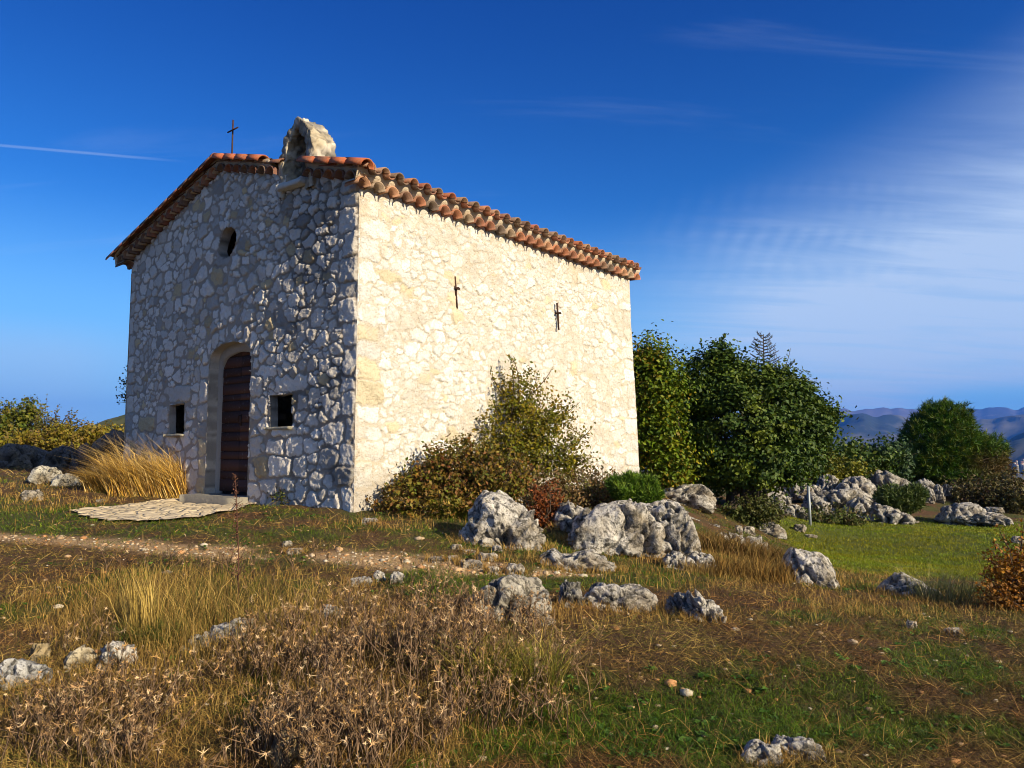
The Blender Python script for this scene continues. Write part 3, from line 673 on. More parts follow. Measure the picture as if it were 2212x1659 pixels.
# bell gable
bz0, bth = 5.55, .42
oa = [(bgl, bz0), (bgl + .01, 6.16), (bgl - .08, 6.42), (1.46, 6.75), (1.36, 6.76), (bgr + .08, 6.46), (bgr, 6.30), (bgr, bz0)]
ia = [(bgl - .12, bz0), (bgl - .12, 6.10), (bgl - .20, 6.30), (1.47, 6.60), (1.39, 6.59), (bgr + .22, 6.28), (bgr + .17, 6.12), (bgr + .17, bz0)]
def resample(pl, n):
    pl = np.array(pl); d = np.r_[0, np.cumsum(np.linalg.norm(np.diff(pl, axis=0), axis=1))]; d /= d[-1]
    return pl
def dense(oa_, ia_, k=14):
    O, I_ = [], []
    for i in range(len(oa_) - 1):
        for j in range(k): t = j / k; O.append(np.array(oa_[i]) * (1 - t) + np.array(oa_[i + 1]) * t); I_.append(np.array(ia_[i]) * (1 - t) + np.array(ia_[i + 1]) * t)
    O.append(np.array(oa_[-1])); I_.append(np.array(ia_[-1])); return np.array(O), np.array(I_)
O_, I_ = dense(oa, ia); m = len(O_); V = []
nr = 8; nd = 18
ring = [(I_ * (1 - a) + O_ * a, 0.) for a in np.linspace(0, 1, nr)] + [(O_, bth * b) for b in np.linspace(0, 1, nd)[1:]] + [(I_ * (1 - a) + O_ * a, bth) for a in np.linspace(1, 0, nr)[1:]] + [(I_, bth * b) for b in np.linspace(1, 0, nd)[1:-1]]
for (L_, dd) in ring: V += [W(a, dd - .13, b) for a, b in L_]
V = np.array(V); nrm_ = np.stack([fbm(V * 5, 3, 81), fbm(V * 5, 3, 82), fbm(V * 5, 3, 83)], -1) - .5; nrm2 = np.stack([fbm(V * 14, 2, 84), fbm(V * 14, 2, 85), fbm(V * 14, 2, 86)], -1) - .5
V = V + nrm_ * .05 + nrm2 * .07; R_ = len(ring)
q = [(((i + 1) % R_) * m + j, ((i + 1) % R_) * m + j + 1, i * m + j + 1, i * m + j) for i in range(R_) for j in range(m - 1)]
rb = np.random.default_rng(7); bp = V[rb.integers(0, len(V), 110)]; dd_ = np.sqrt(((V[:, None] - bp[None]) ** 2).sum(-1)) + 0; dd_ = np.sort(dd_, 1); bi_ = np.argmin(((V[:, None] - bp[None]) ** 2).sum(-1), 1)
jn = sst(dd_[:, 1] - dd_[:, 0], .0, .03); ctr_ = V.mean(0); V = V - nz(V - ctr_) * ((1 - jn) * .018)[:, None]
cc_ = mixc((.42, .35, .24), (.54, .48, .38), sst(fbm(V * 4, 3, 87), .4, .6)); cc_ = mixc(cc_, (.14, .13, .12), sst(fbm(V * 8, 4, 88) + .12 * sst(V[:, 2], 6.3, 6.8), .5, .66) * .75)
cc_ = cc_ * rb.uniform(.7, 1.15, 110)[bi_][:, None] * (.62 + .38 * jn)[:, None]
mb = MB(); mb.add(V, q=q, c=cc_); mb.build('bell_gable', M_wall, chapel)
slab('coping_stone', bgr + .2, bgl - .05, -.20, .12, 5.64, 5.73, (.5, .48, .42), 9)
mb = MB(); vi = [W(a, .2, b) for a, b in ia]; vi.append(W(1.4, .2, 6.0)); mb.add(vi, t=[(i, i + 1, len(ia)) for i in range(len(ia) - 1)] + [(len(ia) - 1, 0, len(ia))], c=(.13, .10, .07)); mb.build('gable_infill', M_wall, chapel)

# ------------------------------------------------------------------ paving before the door
slabpts = [hit(px, py) for px, py in ((432, 1076), (520, 1073), (580, 1078), (560, 1092), (455, 1118), (330, 1130), (215, 1127), (150, 1107), (300, 1088))]
pc = np.mean(slabpts, 0); gx = np.linspace(min(p[0] for p in slabpts) - .1, max(p[0] for p in slabpts) + .1, 90); gy = np.linspace(min(p[1] for p in slabpts) - .1, max(p[1] for p in slabpts) + .1, 90)
GX, GY = np.meshgrid(gx, gy, indexing='ij'); pl = [(p[0], p[1]) for p in slabpts]
jx = (n2(GX, GY, .3, 3, 101) - .5) * .3; keep = inpoly(GX + jx, GY + jx, pl)
kk = keep[:-1, :-1] & keep[1:, 1:] & keep[1:, :-1] & keep[:-1, 1:]
GZ = G(GX, GY) + .035 + (n2(GX, GY, .12, 2, 102) - .5) * .02
idx = np.arange(GX.size).reshape(GX.shape); q = np.stack([idx[:-1, :-1], idx[1:, :-1], idx[1:, 1:], idx[:-1, 1:]], -1)[kk]
used = np.unique(q); re = np.zeros(GX.size, int); re[used] = np.arange(len(used)); PV = np.stack([GX, GY, GZ], -1).reshape(-1, 3)[used]
mk('paving', PV, quads=re[q], col=mixc((.62, .48, .28), (.76, .62, .42), n2(PV[:, 0], PV[:, 1], .3, 3, 103)), mat=M_pave, kind='structure')

# ------------------------------------------------------------------ rocks
def ico(sub_):
    import bmesh
    bm = bmesh.new(); bmesh.ops.create_icosphere(bm, subdivisions=sub_, radius=1); bm.verts.ensure_lookup_table()
    v = np.array([x.co[:] for x in bm.verts]); f = np.array([[x.index for x in fc.verts] for fc in bm.faces]); bm.free(); return v, f
ICO = {k: ico(k) for k in (1, 2, 3, 4, 5, 6)}
occ = []
def rock(l, r, t, b, label, prof=None, depth=.8, group=None, name='limestone_rock', lv=5, rough=1.0, boxy=.75, col=(.60, .55, .47), sink=.12, Yf=None, cat='rock', seed=None):
    global rk
    rk += 1; sd = seed or rk * 7; pxc = (l + r) / 2; g = hit(pxc, b) if Yf is None else P(pxc, b, Yf); Yc = g[1]
    fdist = Yc * ct_ + (g[2] - 1.6) * st_; w = (r - l) * fdist / F; h = (b - t) * fdist / F
    v, f = ICO[lv]; v = v.copy(); pe = 2.4 + boxy * 5; v = v / ((np.abs(v) ** pe).sum(1) ** (1 / pe))[:, None]
    u = v[:, 0]; dpt = w * depth
    top = np.interp(u, np.linspace(-1, 1, len(prof)), prof) if prof is not None else 1.0
    hh = h * (1 + sink)
    p = np.stack([v[:, 0] * w / 2, v[:, 1] * dpt / 2, np.where(v[:, 2] > 0, v[:, 2] * top * h, v[:, 2] * h * .35)], -1)
    sc = max(.12, min(w, h * 2.0)); a = sc * .20 * rough; o3 = rng.uniform(0, 50, 3)
    def nv(fr, s): q_ = p / sc * fr + o3; return np.stack([fbm(q_, 3, sd + s), fbm(q_, 3, sd + s + 1), fbm(q_, 3, sd + s + 2)], -1) - .5
    rf = np.random.default_rng(sd + 400); ext = np.array([w / 2, dpt / 2, h])
    for k in range(13):
        nn_ = nz(rf.normal(size=3) * [1, 1, .55] + [0, -.15, .12]); sup = (p @ nn_).max(); off = sup * rf.uniform(.76, .95); dd = p @ nn_ - off; p = p - nn_ * (np.clip(dd, 0, None) * .88)[:, None]
    p = p + nv(1.6, 0) * a * 1.7
    rid = 1 - np.abs(2 * fbm(p / sc * 3.0 + o3, 4, sd + 9) - 1) * 2; dirn = nz(v * [1, 1, 1.2])
    p = p - dirn * (np.clip(rid, 0, 1) ** 5 * a * 1.25)[:, None]
    p = p + dirn * ((fbm(p / sc * 9 + o3, 3, sd + 12) - .5) * a * .55)[:, None]
    if lv >= 5: p = p + dirn * ((fbm(p / sc * 22 + o3, 2, sd + 13) - .5) * a * .28)[:, None]
    up_ = p[:, 2] > -.05 * h; x0, x1 = p[up_, 0].min(), p[up_, 0].max(); p[:, 0] = (p[:, 0] - (x0 + x1) / 2) * (w / (x1 - x0)); p[:, 2] *= np.where(p[:, 2] > 0, h / p[:, 2].max(), 1)
    uu_ = p[:, 0] / (w / 2); nb = 16; bi = np.clip(((uu_ + 1) / 2 * nb).astype(int), 0, nb - 1); mxz = np.array([p[bi == k, 2].max() if (bi == k).any() else h * .3 for k in range(nb)]); cen = (np.arange(nb) + .5) / nb * 2 - 1
    tgt = h * (np.interp(cen, np.linspace(-1, 1, len(prof)), prof) if prof is not None else 1) * (1 - np.abs(cen) ** (3 + 5 * boxy)) ** .5
    sf = np.clip(tgt / np.maximum(mxz, .02 * h), .45, 2.4); sf = np.convolve(np.r_[sf[0], sf, sf[-1]], [.2, .6, .2], 'valid'); p[:, 2] *= np.where(p[:, 2] > 0, np.interp(uu_, cen, sf), 1)
    ctr = np.array([g[0], Yc + dpt * .32, g[2] + .02 * h]); ang = math.atan2(-(ctr[0]), ctr[1])
    R = np.array([[math.cos(ang), -math.sin(ang), 0], [math.sin(ang), math.cos(ang), 0], [0, 0, 1]])
    p = p @ R.T + ctr; cav = np.clip(rid, 0, 1) ** 4
    c = mixc(col, np.array(col) * .30, cav * .8 + .25 * (fbm(p * 3, 3, sd + 20) > .55))  # crevice shade painted in: hollows darkened to look deeper, plus random dark patches
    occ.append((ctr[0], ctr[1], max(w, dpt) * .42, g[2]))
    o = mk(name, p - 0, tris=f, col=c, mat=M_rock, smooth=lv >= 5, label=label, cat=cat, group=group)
    # put the origin at the rock's base
    me = o.data; n = len(me.vertices); arr = np.zeros(n * 3); me.vertices.foreach_get('co', arr); arr = arr.reshape(-1, 3) - ctr; me.vertices.foreach_set('co', arr.ravel()); o.location = ctr; me.update()
    return o
rk = 0
B = 'limestone_boulder'
rock(985, 1182, 1068, 1184, 'tall white limestone boulder with a yellow lichen patch, left end of the row', [.45, .85, 1.05, 1.0, .8, .68, .45], .75, name=B, lv=6, cat='boulder')
rock(1228, 1462, 1090, 1198, 'broad grey boulder with a deep crevice, below the green juniper', [.75, .92, 1, 1, 1], .8, name=B, lv=6, rough=.75, cat='boulder')
rock(1385, 1522, 1084, 1204, 'rounded bulging grey boulder at the right end of the juniper ledge', [.9, .95, 1.0, .9, .6], .9, name=B, lv=6, rough=.6, boxy=1, cat='boulder')
rock(1192, 1290, 1083, 1150, 'weathered boulder half hidden behind the rust coloured bush', [.8, 1, .8, .6], .8, name=B, lv=5, cat='boulder')
rock(1105, 1165, 1074, 1112, 'small grey rock peeking over the brown scrub behind the white boulder', None, .8)
rock(1155, 1337, 1188, 1234, 'low pale ledge of rock tapering to the right in the short grass', [.6, 1, .6, .75, .95, .6, .25], .55, lv=5)
rock(1698, 1822, 1186, 1264, 'rounded brown grey boulder at the left edge of the green lawn', [.75, 1, .9, .8, .5], .8, name=B, lv=6, rough=.6, boxy=.7, cat='boulder')
rock(1432, 1490, 1192, 1228, 'flat pale rock tucked under the rounded bulging boulder', [.6, 1, .8], .8)
rock(1482, 1552, 1196, 1238, 'squat rock with dry grass before it, right of the bulging boulder', [.7, 1, .9, .8], .8, boxy=.8)
rock(1552, 1588, 1228, 1244, 'small white stone on the grass right of the squat rock', None, .9, lv=4)
rock(993, 1202, 1252, 1342, 'long squared block with a pointed hump, nearest the brown thistles', [.62, .66, .9, 1.05, .95, .85, .7], .5, lv=6, boxy=1, rough=.7, col=(.5, .45, .36))
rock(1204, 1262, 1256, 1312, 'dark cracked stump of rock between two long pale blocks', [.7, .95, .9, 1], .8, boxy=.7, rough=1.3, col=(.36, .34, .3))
rock(1262, 1427, 1265, 1322, 'long white speckled block in the middle of the front rock row', [.8, 1, 1, .95, .75], .5, lv=6, boxy=1, rough=.6)
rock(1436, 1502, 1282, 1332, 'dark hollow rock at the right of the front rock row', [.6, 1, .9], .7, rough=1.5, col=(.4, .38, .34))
rock(1478, 1572, 1274, 1344, 'ragged white slab leaning down to the right in the front rock row', [.95, .9, .7, .5, .3], .5, rough=1.3)
rock(1908, 2042, 1244, 1292, 'pointed white rock under pale dry stems at the lawn edge', [.35, .7, 1.05, .8, .45, .3], .6, lv=5)
rock(1606, 1700, 1604, 1655, 'flat white pitted rock in the nearest green grass, left half of the pair', [.55, .9, .75, .8], .6, lv=5)
rock(1668, 1790, 1600, 1640, 'flat white pitted rock in the nearest green grass, right half of the pair', [.7, .85, 1, .6], .5, lv=5)
rock(-20, 92, 1426, 1486, 'bright white jagged rock at the left edge of the picture', [.9, 1, .8, .6, .75], .6, lv=5, boxy=.6, col=(.6, .58, .54))
rock(200, 290, 1388, 1448, 'crusty grey rock behind dry thistles at lower left', [.7, 1, .8, .6], .7, rough=1.3)
rock(130, 200, 1400, 1450, 'pale yellowish rock left of the crusty grey one', [.6, 1, .7], .7, col=(.5, .42, .28))
rock(60, 100, 1395, 1432, 'small ochre stone beside the bright white jagged rock', None, .8, lv=4, col=(.5, .38, .2))
rock(385, 550, 1332, 1400, 'long slanting pale rock rising to the right under tall dry grass', [.2, .4, .65, .8, 1.0], .35, lv=5)
rock(680, 745, 1310, 1348, 'white rock wedge beside the dark hollow in the thistles', [1, .9, .6], .7)
rock(575, 647, 1592, 1668, 'orange stained rock at the bottom edge among thistles', [.7, 1, 1, .8], .8, lv=5, boxy=.7, col=(.55, .38, .17))
rock(745, 803, 1246, 1267, 'low jagged white stone, leftmost of three by the path', [.7, .8, 1], .6, lv=4)
rock(804, 832, 1234, 1256, 'narrow grey stone, middle one of three by the path', [.8, 1, .7], .7, lv=4)
rock(841, 874, 1236, 1260, 'squarish white stone, rightmost of three by the path', [.9, 1, .8], .7, lv=4, boxy=.8)
rock(779, 817, 1120, 1133, 'flat white stone in the grass just right of the chapel corner', None, .7, lv=4)
for (l, r, t, b, lab) in ((921, 958, 1205, 1216, 'flat tan stone bedded in the path, leftmost of the cluster'), (962, 993, 1202, 1214, 'flat cream stone bedded in the path beside the leftmost tan one'),
        (993, 1030, 1190, 1199, 'thin pale slab at the far side of the path stone cluster'), (1028, 1078, 1197, 1214, 'largest knobbly pale slab in the path stone cluster'),
        (986, 1044, 1213, 1228, 'broad flat slab in the middle of the path stone cluster'), (1046, 1080, 1226, 1241, 'pinkish slab at the near side of the path stone cluster'),
        (1091, 1135, 1221, 1243, 'knobbly brown outcrop right of the path stone cluster'), (973, 999, 1178, 1187, 'white pebble just left of the tall white boulder'),
        (614, 655, 1187, 1199, 'flat pale stone in the bare middle of the path'), (608, 630, 1171, 1183, 'small whitish stone on the far side of the bare path'),
        (1961, 1984, 1344, 1358, 'small tan stone alone in the right hand turf'), (2045, 2088, 1360, 1375, 'flat half buried stone in the right hand turf'),
        (1588, 1606, 1136, 1154, 'small white stone below the round tree, leftmost of the heap'), (1607, 1634, 1138, 1156, 'dark flecked stone in the small heap below the round tree'),
        (1717, 1745, 1134, 1150, 'pale stone at the foot of the metal post'), (1740, 1768, 1156, 1162, 'thin flat stone on the lawn in front of the metal post'),
        (2190, 2215, 1160, 1174, 'pinkish stone on the lawn at the right edge of the picture'), (1062, 1085, 1180, 1190, 'tiny white stone at the foot of the tall white boulder'),
        (38, 84, 1060, 1082, 'pale crusted stone low in the grass at far left'), (204, 226, 1078, 1086, 'small cream stone beside the golden tussock')):
    rock(l, r, t, b, lab, None, .8, lv=4, rough=.9, col=(.55, .48, .38))
rock(50, 122, 1006, 1044, 'flat lit rock in front of the dark shaded outcrop at far left', [.6, 1, .9, .7], .8, col=(.56, .52, .42))
rock(103, 162, 1022, 1050, 'bright rough rock between the flat lit rock and the golden tussock', [.6, 1, .7], .8, col=(.6, .56, .46))
rock(130, 292, 928, 1026, 'large dark shaded outcrop left of the chapel wall', [.5, .65, .8, 1.05, .8, .6], .6, col=(.15, .14, .13), name='rock_outcrop', lv=5, Yf=18.6, cat='outcrop')  # chapel's shade put into the near-black stone colour
rock(-30, 100, 958, 1018, 'low dark rock ledge running off the left edge', [.8, 1, .9, .6], .5, col=(.15, .14, .13), name='rock_outcrop', lv=5, Yf=20, cat='outcrop')  # stone colour darkened for the shade here too
rock(80, 165, 962, 1022, 'dark low rock filling between the two shaded outcrops', [.7, 1, .8], .7, col=(.15, .14, .13), Yf=19)  # same shade-darkened stone colour as the outcrops
R2 = dict(lv=5, boxy=.6, rough=1.0, col=(.52, .48, .41))
for (l, r, t, b, Yf, pr, lab) in (
        (1887, 1990, 1016, 1070, 26.5, [.5, .95, 1, .8, .6, .4], 'biggest tilted slab on top of the rock heap behind the lawn'),
        (1816, 1902, 1030, 1088, 25.6, [.6, .95, 1, .8], 'rounded grey boulder left of the tilted slab'),
        (1772, 1822, 1024, 1066, 26.4, [.8, 1, .7], 'upper boulder beside the yellow tuft on the rock heap'),
        (1735, 1780, 1046, 1078, 25.5, [.9, 1, .8], 'lit pale boulder just above the metal post'),
        (1984, 2027, 1034, 1062, 27, [.8, 1, .6], 'overhanging block right of the tilted slab'),
        (1999, 2022, 1050, 1080, 26, [1, .9, .7], 'slim upright stone under the overhanging block'),
        (2022, 2043, 1046, 1080, 26.2, [.9, 1, .6], 'tall leaning stone right of the slim upright one'),
        (2040, 2062, 1046, 1066, 27, [.9, 1, .7], 'last small block at the right end of the rock heap'),
        (1772, 1890, 1056, 1092, 24.6, [.7, .9, 1, .8], 'long low boulder below the rounded grey one'),
        (1744, 1808, 1064, 1108, 23.6, [.9, 1, .6, .3], 'wedge of grey rock behind the metal post'),
        (1667, 1715, 1068, 1106, 22.5, [.6, 1, .8], 'grey boulder between the round tree and the post'),
        (1833, 1897, 1072, 1114, 23.2, [.5, .8, 1, .7], 'dark hollow rock in the lower middle of the heap'),
        (1893, 1988, 1086, 1131, 22.6, [1, .9, .75, .5, .25], 'smooth sloping slab at the back edge of the lawn'),
        (2048, 2148, 1088, 1130, 22.5, [.5, .9, 1, .95, .6], 'white mottled boulder at the back right of the lawn'),
        (2135, 2172, 1096, 1106, 23.5, None, 'flat stone beyond the mottled boulder'),
        (2092, 2190, 1108, 1126, 22, [.5, 1, .6], 'dark low rock at the right behind the lawn'),
        (1636, 1701, 1130, 1158, None, [.6, .9, 1, .5], 'angular white stone, biggest of the heap below the round tree'),
        (1700, 1760, 1040, 1072, 25, [.7, 1, .8], 'grey boulder half covered by the right edge of the round tree'),
        (1652, 1700, 1052, 1090, 23, [.8, 1, .9], 'shaded block under the right branches of the round tree'),
        (1900, 1960, 1060, 1092, 25, [.7, 1, .8], 'low boulder under the biggest tilted slab'),
        (2058, 2100, 1058, 1076, 28, [.6, 1, .7], 'low scattered block past the right end of the rock heap'),
        (1700, 1750, 1090, 1128, 21.6, [.8, 1, .6], 'dark weedy rock just left of the metal post'),
        (1416, 1548, 1046, 1092, 17.4, [.5, .7, .9, 1, .8], 'grey rock in shade between the yellowing tree and the round tree'),
        (1478, 1580, 1106, 1170, 14.2, [.9, .8, .6, .5, .3], 'sloping ledge of rock behind the rounded bulging boulder'),
        (1560, 1665, 1140, 1196, 12.8, [.9, .7, .6, .5], 'lower sloping ledge overgrown with brown scrub')):
    e_ = (r - l) * .06; rock(l - e_, r + e_, t, b, lab, pr, .8, Yf=Yf, **R2)

# ------------------------------------------------------------------ foliage generators
def leaves(mb, c, n, size, cols, r_, asp=.62):
    """folded diamond leaves at c (N,3) with normals n"""
    N_ = len(c); d = nz(r_.normal(size=(N_, 3))); a = nz(np.cross(n, d)); b = np.cross(n, a); size = np.broadcast_to(size, (N_,))[:, None]
    v = np.stack([c - a * size * .5, c - b * size * asp * .5 + n * size * .12, c + a * size * .5, c + b * size * asp * .5 + n * size * .12], 1).reshape(-1, 3)
    i = np.arange(N_)[:, None] * 4; mb.add(v, t=np.concatenate([i + [0, 1, 2], i + [0, 2, 3]]), c=np.repeat(cols, 4, 0))
def blades(root, hgt, width, lean, cols, bend=.5, r_=rng):
    """tapering bent grass blades; lean is a horizontal vector (N,2) as a share of the height"""
    N_ = len(root); h = np.broadcast_to(hgt, (N_,))[:, None]; w = np.broadcast_to(width, (N_,))[:, None]
    L3 = np.c_[lean, np.zeros(N_)]; th = r_.uniform(0, 2 * math.pi, N_); sd = np.stack([np.cos(th), np.sin(th), th * 0], -1)
    up = np.array([0, 0, 1.]); ln = np.linalg.norm(lean, axis=1)[:, None]
    v0 = root; v1 = root + (up * .55 + L3 * .35) * h; v2 = root + (up * (1 - .25 * np.minimum(ln, 1.6)) + L3 * (.7 + bend * .6)) * h
    v = np.stack([v0 - sd * w * .5, v0 + sd * w * .5, v1 - sd * w * .4, v1 + sd * w * .4, v2], 1).reshape(-1, 3)
    i = np.arange(N_)[:, None] * 5
    return v, i + [2, 3, 4], i + [0, 1, 3, 2], np.repeat(cols, 5, 0)
def addbl(mb, *a, **k): v, t, q, c = blades(*a, **k); mb.add(v, t, q, c)
def pick(r_, n, pal, jit=.25):
    pal = np.asarray(pal, float); c = pal[r_.integers(0, len(pal), n)]; c = c * r_.uniform(1 - jit * 1.6, 1 + jit * 1.6, (n, 1)); g_ = c.mean(-1, keepdims=True); return np.clip(g_ + (c - g_) * 1.25, .002, 1)

def lobes_to_world(lobes, Y):
    out = []
    for (px, py, rx, ry, dy) in lobes:
        c = P(px, py, Y + dy); k = (Y + dy) / F; out.append((c, rx * k, ry * k))
    return out
def tree(name, label, cat, lobes, base, Y, pal, nclump, nleaf, lsize, clr, trunk_r, seed, topshoots=(), depthf=.9, group=None, gap=.0, trunks=1, inner=.35, spread=1.0):
    r_ = np.random.default_rng(seed); LW = lobes_to_world(lobes, Y); B0 = P(base[0], base[1], Y)
    root = empty(name, B0, label=label, cat=cat, group=group); mb = MB(); vol = np.array([(a * b) ** .85 for _, a, b in LW]); vol = vol / vol.sum(); CC = []
    for k in range(nclump):
        i = r_.choice(len(LW), p=vol); c, a, b = LW[i]; d = nz(r_.normal(size=3)); rad = r_.uniform(inner, 1) ** .45
        pc_ = c + d * rad * np.array([a, a * depthf, b]); CC.append(pc_)
        # crown-level tone: each clump has its own leaf colour
        n = int(nleaf * r_.uniform(.5, 1.4)); off = r_.normal(size=(n, 3)) * clr * np.array([1, 1, .62]) * r_.uniform(.7, 1.25)
        if r_.random() < .3: off = off + d * np.abs(r_.normal(size=(n, 1))) * clr * 1.1 * spread
        pp = pc_ + off; nn_ = nz(nz(pp - c) * .6 + r_.normal(size=(n, 3)) * .55 + [0, 0, .35])
        col_ = pick(r_, 1, pal, .18) * .6 + pick(r_, n, pal, .2) * .4
        leaves(mb, pp, nn_, r_.uniform(.7, 1.3, n) * lsize, col_, r_)
    sb = MB()
    for (px, py, px2, py2) in topshoots:
        p0 = P(px, py, Y); p1 = P(px2, py2, Y); tt = np.linspace(0, 1, 9)[:, None]; pts = p0 * (1 - tt) + p1 * tt; pts[:, 0] += np.sin(tt[:, 0] * 2) * .04
        tube(sb, pts, np.linspace(.012, .004, 9), (.1, .075, .045), 4)
        n = 26; t = r_.uniform(.1, 1, n)[:, None]; pp = p0 * (1 - t) + p1 * t + r_.normal(size=(n, 3)) * .035
        leaves(mb, pp, nz(r_.normal(size=(n, 3))), lsize * .8, pick(r_, n, pal), r_)
    mb.build('crown', M_leaf, root)
    CC = np.array(CC); g = B0
    for tk in range(trunks):
        off = (tk - (trunks - 1) / 2) * trunk_r * 2.2; ctr = np.mean([c for c, _, _ in LW], 0); fork = g * .55 + ctr * .45 + [off * 1.6, 0, 0]
        tt = np.linspace(0, 1, 8)[:, None]; pts = (g + [off, 0, -.15]) * (1 - tt) + fork * tt; pts[:, 0] += np.sin(tt[:, 0] * 3 + tk) * trunk_r * .8
        tube(sb, pts, np.linspace(trunk_r * 1.35, trunk_r * .75, 8), (.075, .058, .042), 8)
        for j in r_.choice(len(CC), min(26, len(CC)), replace=False):
            e = CC[j]; s_ = pts[r_.integers(3, 8)]; mid = (s_ + e) / 2 + r_.normal(size=3) * .12 * np.linalg.norm(e - s_) + [0, 0, .05]
            cv = [(1 - t) ** 2 * s_ + 2 * t * (1 - t) * mid + t * t * e for t in np.linspace(0, 1, 7)]
            tube(sb, cv, np.linspace(trunk_r * .42, .008, 7), (.08, .062, .045), 5)
    sb.build('trunk', M_bark, root); return root

G1 = [(.030, .050, .010), (.045, .070, .014), (.065, .090, .018), (.085, .105, .022)]
tree('maple_tree', 'large dark green round tree right of the chapel, over the rocks', 'tree',
     [(1585, 930, 120, 135, 0), (1535, 835, 68, 75, .2), (1680, 905, 80, 90, 0), (1705, 985, 70, 50, -.3), (1468, 950, 26, 60, .2), (1490, 900, 42, 80, .3), (1630, 1005, 110, 55, -.3), (1553, 768, 26, 32, 0), (1480, 830, 25, 30, 0), (1786, 890, 14, 14, 0), (1750, 910, 45, 50, 0), (1650, 840, 62, 52, 0), (1745, 950, 42, 55, 0), (1725, 870, 45, 50, 0), (1590, 812, 40, 40, 0), (1500, 1000, 60, 60, .3)],
     (1600, 1106), 19, [(.022, .042, .008), (.038, .068, .012), (.07, .105, .018), (.105, .125, .02), (.05, .085, .02)], 860, 72, .105, .15, .13, 21,
     [(1560, 735, 1566, 722), (1690, 810, 1705, 752), (1700, 800, 1715, 775), (1450, 850, 1462, 815)], trunks=3)
tree('bare_conifer', 'thin bare topped conifer poking above the round tree', 'tree', [(1650, 850, 18, 40, 0)], (1650, 1100), 20.5, G1, 6, 20, .05, .12, .06, 22)
r_ = np.random.default_rng(23); sb = MB(); bco = bpy.data.objects['bare_conifer']
tr0 = P(1652, 880, 20.5); tr1 = P(1649, 722, 20.5); tube(sb, [tr0, (tr0 + tr1) / 2, tr1], [.035, .026, .012], (.05, .045, .04), 5)
for k in range(46):
    t = k / 46; p = tr0 * (1 - t) + tr1 * t; sd = (-1) ** k; L_ = (1 - t) * .75 + .18; az_ = r_.uniform(-.8, .8); e = p + np.array([sd * L_ * math.cos(az_), L_ * math.sin(az_), L_ * .38])
    mid = (p + e) / 2 - [0, 0, .03]; tube(sb, [p, mid, e], [.018, .014, .009], (.05, .045, .04), 4)
    for j in range(4): u_ = .3 + .17 * j; a = p * (1 - u_) + e * u_; tube(sb, [a, a + [r_.uniform(-.03, .1) * sd, r_.uniform(-.1, .1), .07]], [.010, .006], (.05, .045, .04), 3)
sb.build('branch', M_bark, bco)
tree('field_maple', 'yellowing tree with orange leaves against the back corner of the chapel', 'tree',
     [(1405, 830, 45, 75, 0), (1400, 780, 28, 40, 0), (1425, 940, 58, 80, 0), (1440, 1010, 42, 45, -.1), (1385, 900, 40, 90, .3), (1440, 840, 18, 35, 0)], (1410, 1080), 18.6,
     [(.05, .085, .012), (.08, .125, .016), (.12, .16, .02), (.17, .17, .02), (.10, .15, .02), (.07, .11, .015), (.13, .16, .02), (.24, .13, .015)], 340, 70, .10, .19, .10, 24,
     [(1393, 765, 1398, 722), (1425, 790, 1432, 765), (1437, 800, 1440, 778)])
def pine(name, label, lobes, base, Y, seed, n, sc=1.0):
    r_ = np.random.default_rng(seed); LW = lobes_to_world(lobes, Y); B0 = P(base[0], base[1], Y); root = empty(name, B0, label=label, cat='pine'); mb = MB()
    vol = np.array([a * a * b for _, a, b in LW]); vol /= vol.sum(); ends = []
    I = r_.choice(len(LW), n, p=vol); C = np.array([LW[i][0] for i in I]); A = np.array([(LW[i][1], LW[i][1], LW[i][2]) for i in I])
    d = nz(r_.normal(size=(n, 3))); rad = r_.uniform(.3, 1, (n, 1)) ** .4; c = C + d * rad * A * (1 + .10 * (fbm(d * 3.5 + I[:, None], 2, seed)[:, None] - .5) * 4)
    ax = nz(d + [0, 0, .7]); per = 13; cc = np.repeat(c, per, 0); axr = np.repeat(ax, per, 0)
    dd = nz(axr * .9 + r_.normal(size=cc.shape) * .75); Ln = r_.uniform(.11, .2, (len(cc), 1)) * sc; sd = nz(np.cross(dd, r_.normal(size=cc.shape))) * .011 * sc
    s0 = cc + axr * r_.uniform(-.06, .12, (len(cc), 1)); v = np.stack([s0 - sd, s0 + sd, s0 + dd * Ln], 1).reshape(-1, 3)
    cl = pick(r_, n, [(.025, .06, .008), (.04, .09, .012), (.07, .12, .018), (.09, .11, .02)], .2)
    low = sst(-(c[:, 2] - B0[2]) + n2(c[:, 0], c[:, 1], .8, 2, 3) * 1.3, -1.3, -.5) * sst(c[:, 0] - B0[0], -.5, 1.2)
    cl = mixc(cl, (.16, .085, .03), low * .75); mb.add(v, t=np.arange(len(cc) * 3).reshape(-1, 3), c=np.repeat(np.repeat(cl, per, 0), 3, 0)); mb.build('crown', M_leaf, root)
    sb = MB(); top = LW[0][0]; tube(sb, [B0 - [0, 0, .2], (B0 + top) / 2, top + [0, 0, LW[0][2] * .7]], [.14, .1, .03], (.09, .06, .04), 7)
    for j in r_.choice(n, 40, replace=False): e = c[j]; s_ = B0 * .7 + top * .3 + [0, 0, (e[2] - B0[2]) * .3]; tube(sb, [s_, (s_ + e) / 2 + [0, 0, -.05], e], [.05, .03, .01], (.09, .06, .04), 4)
    sb.build('trunk', M_bark, root)
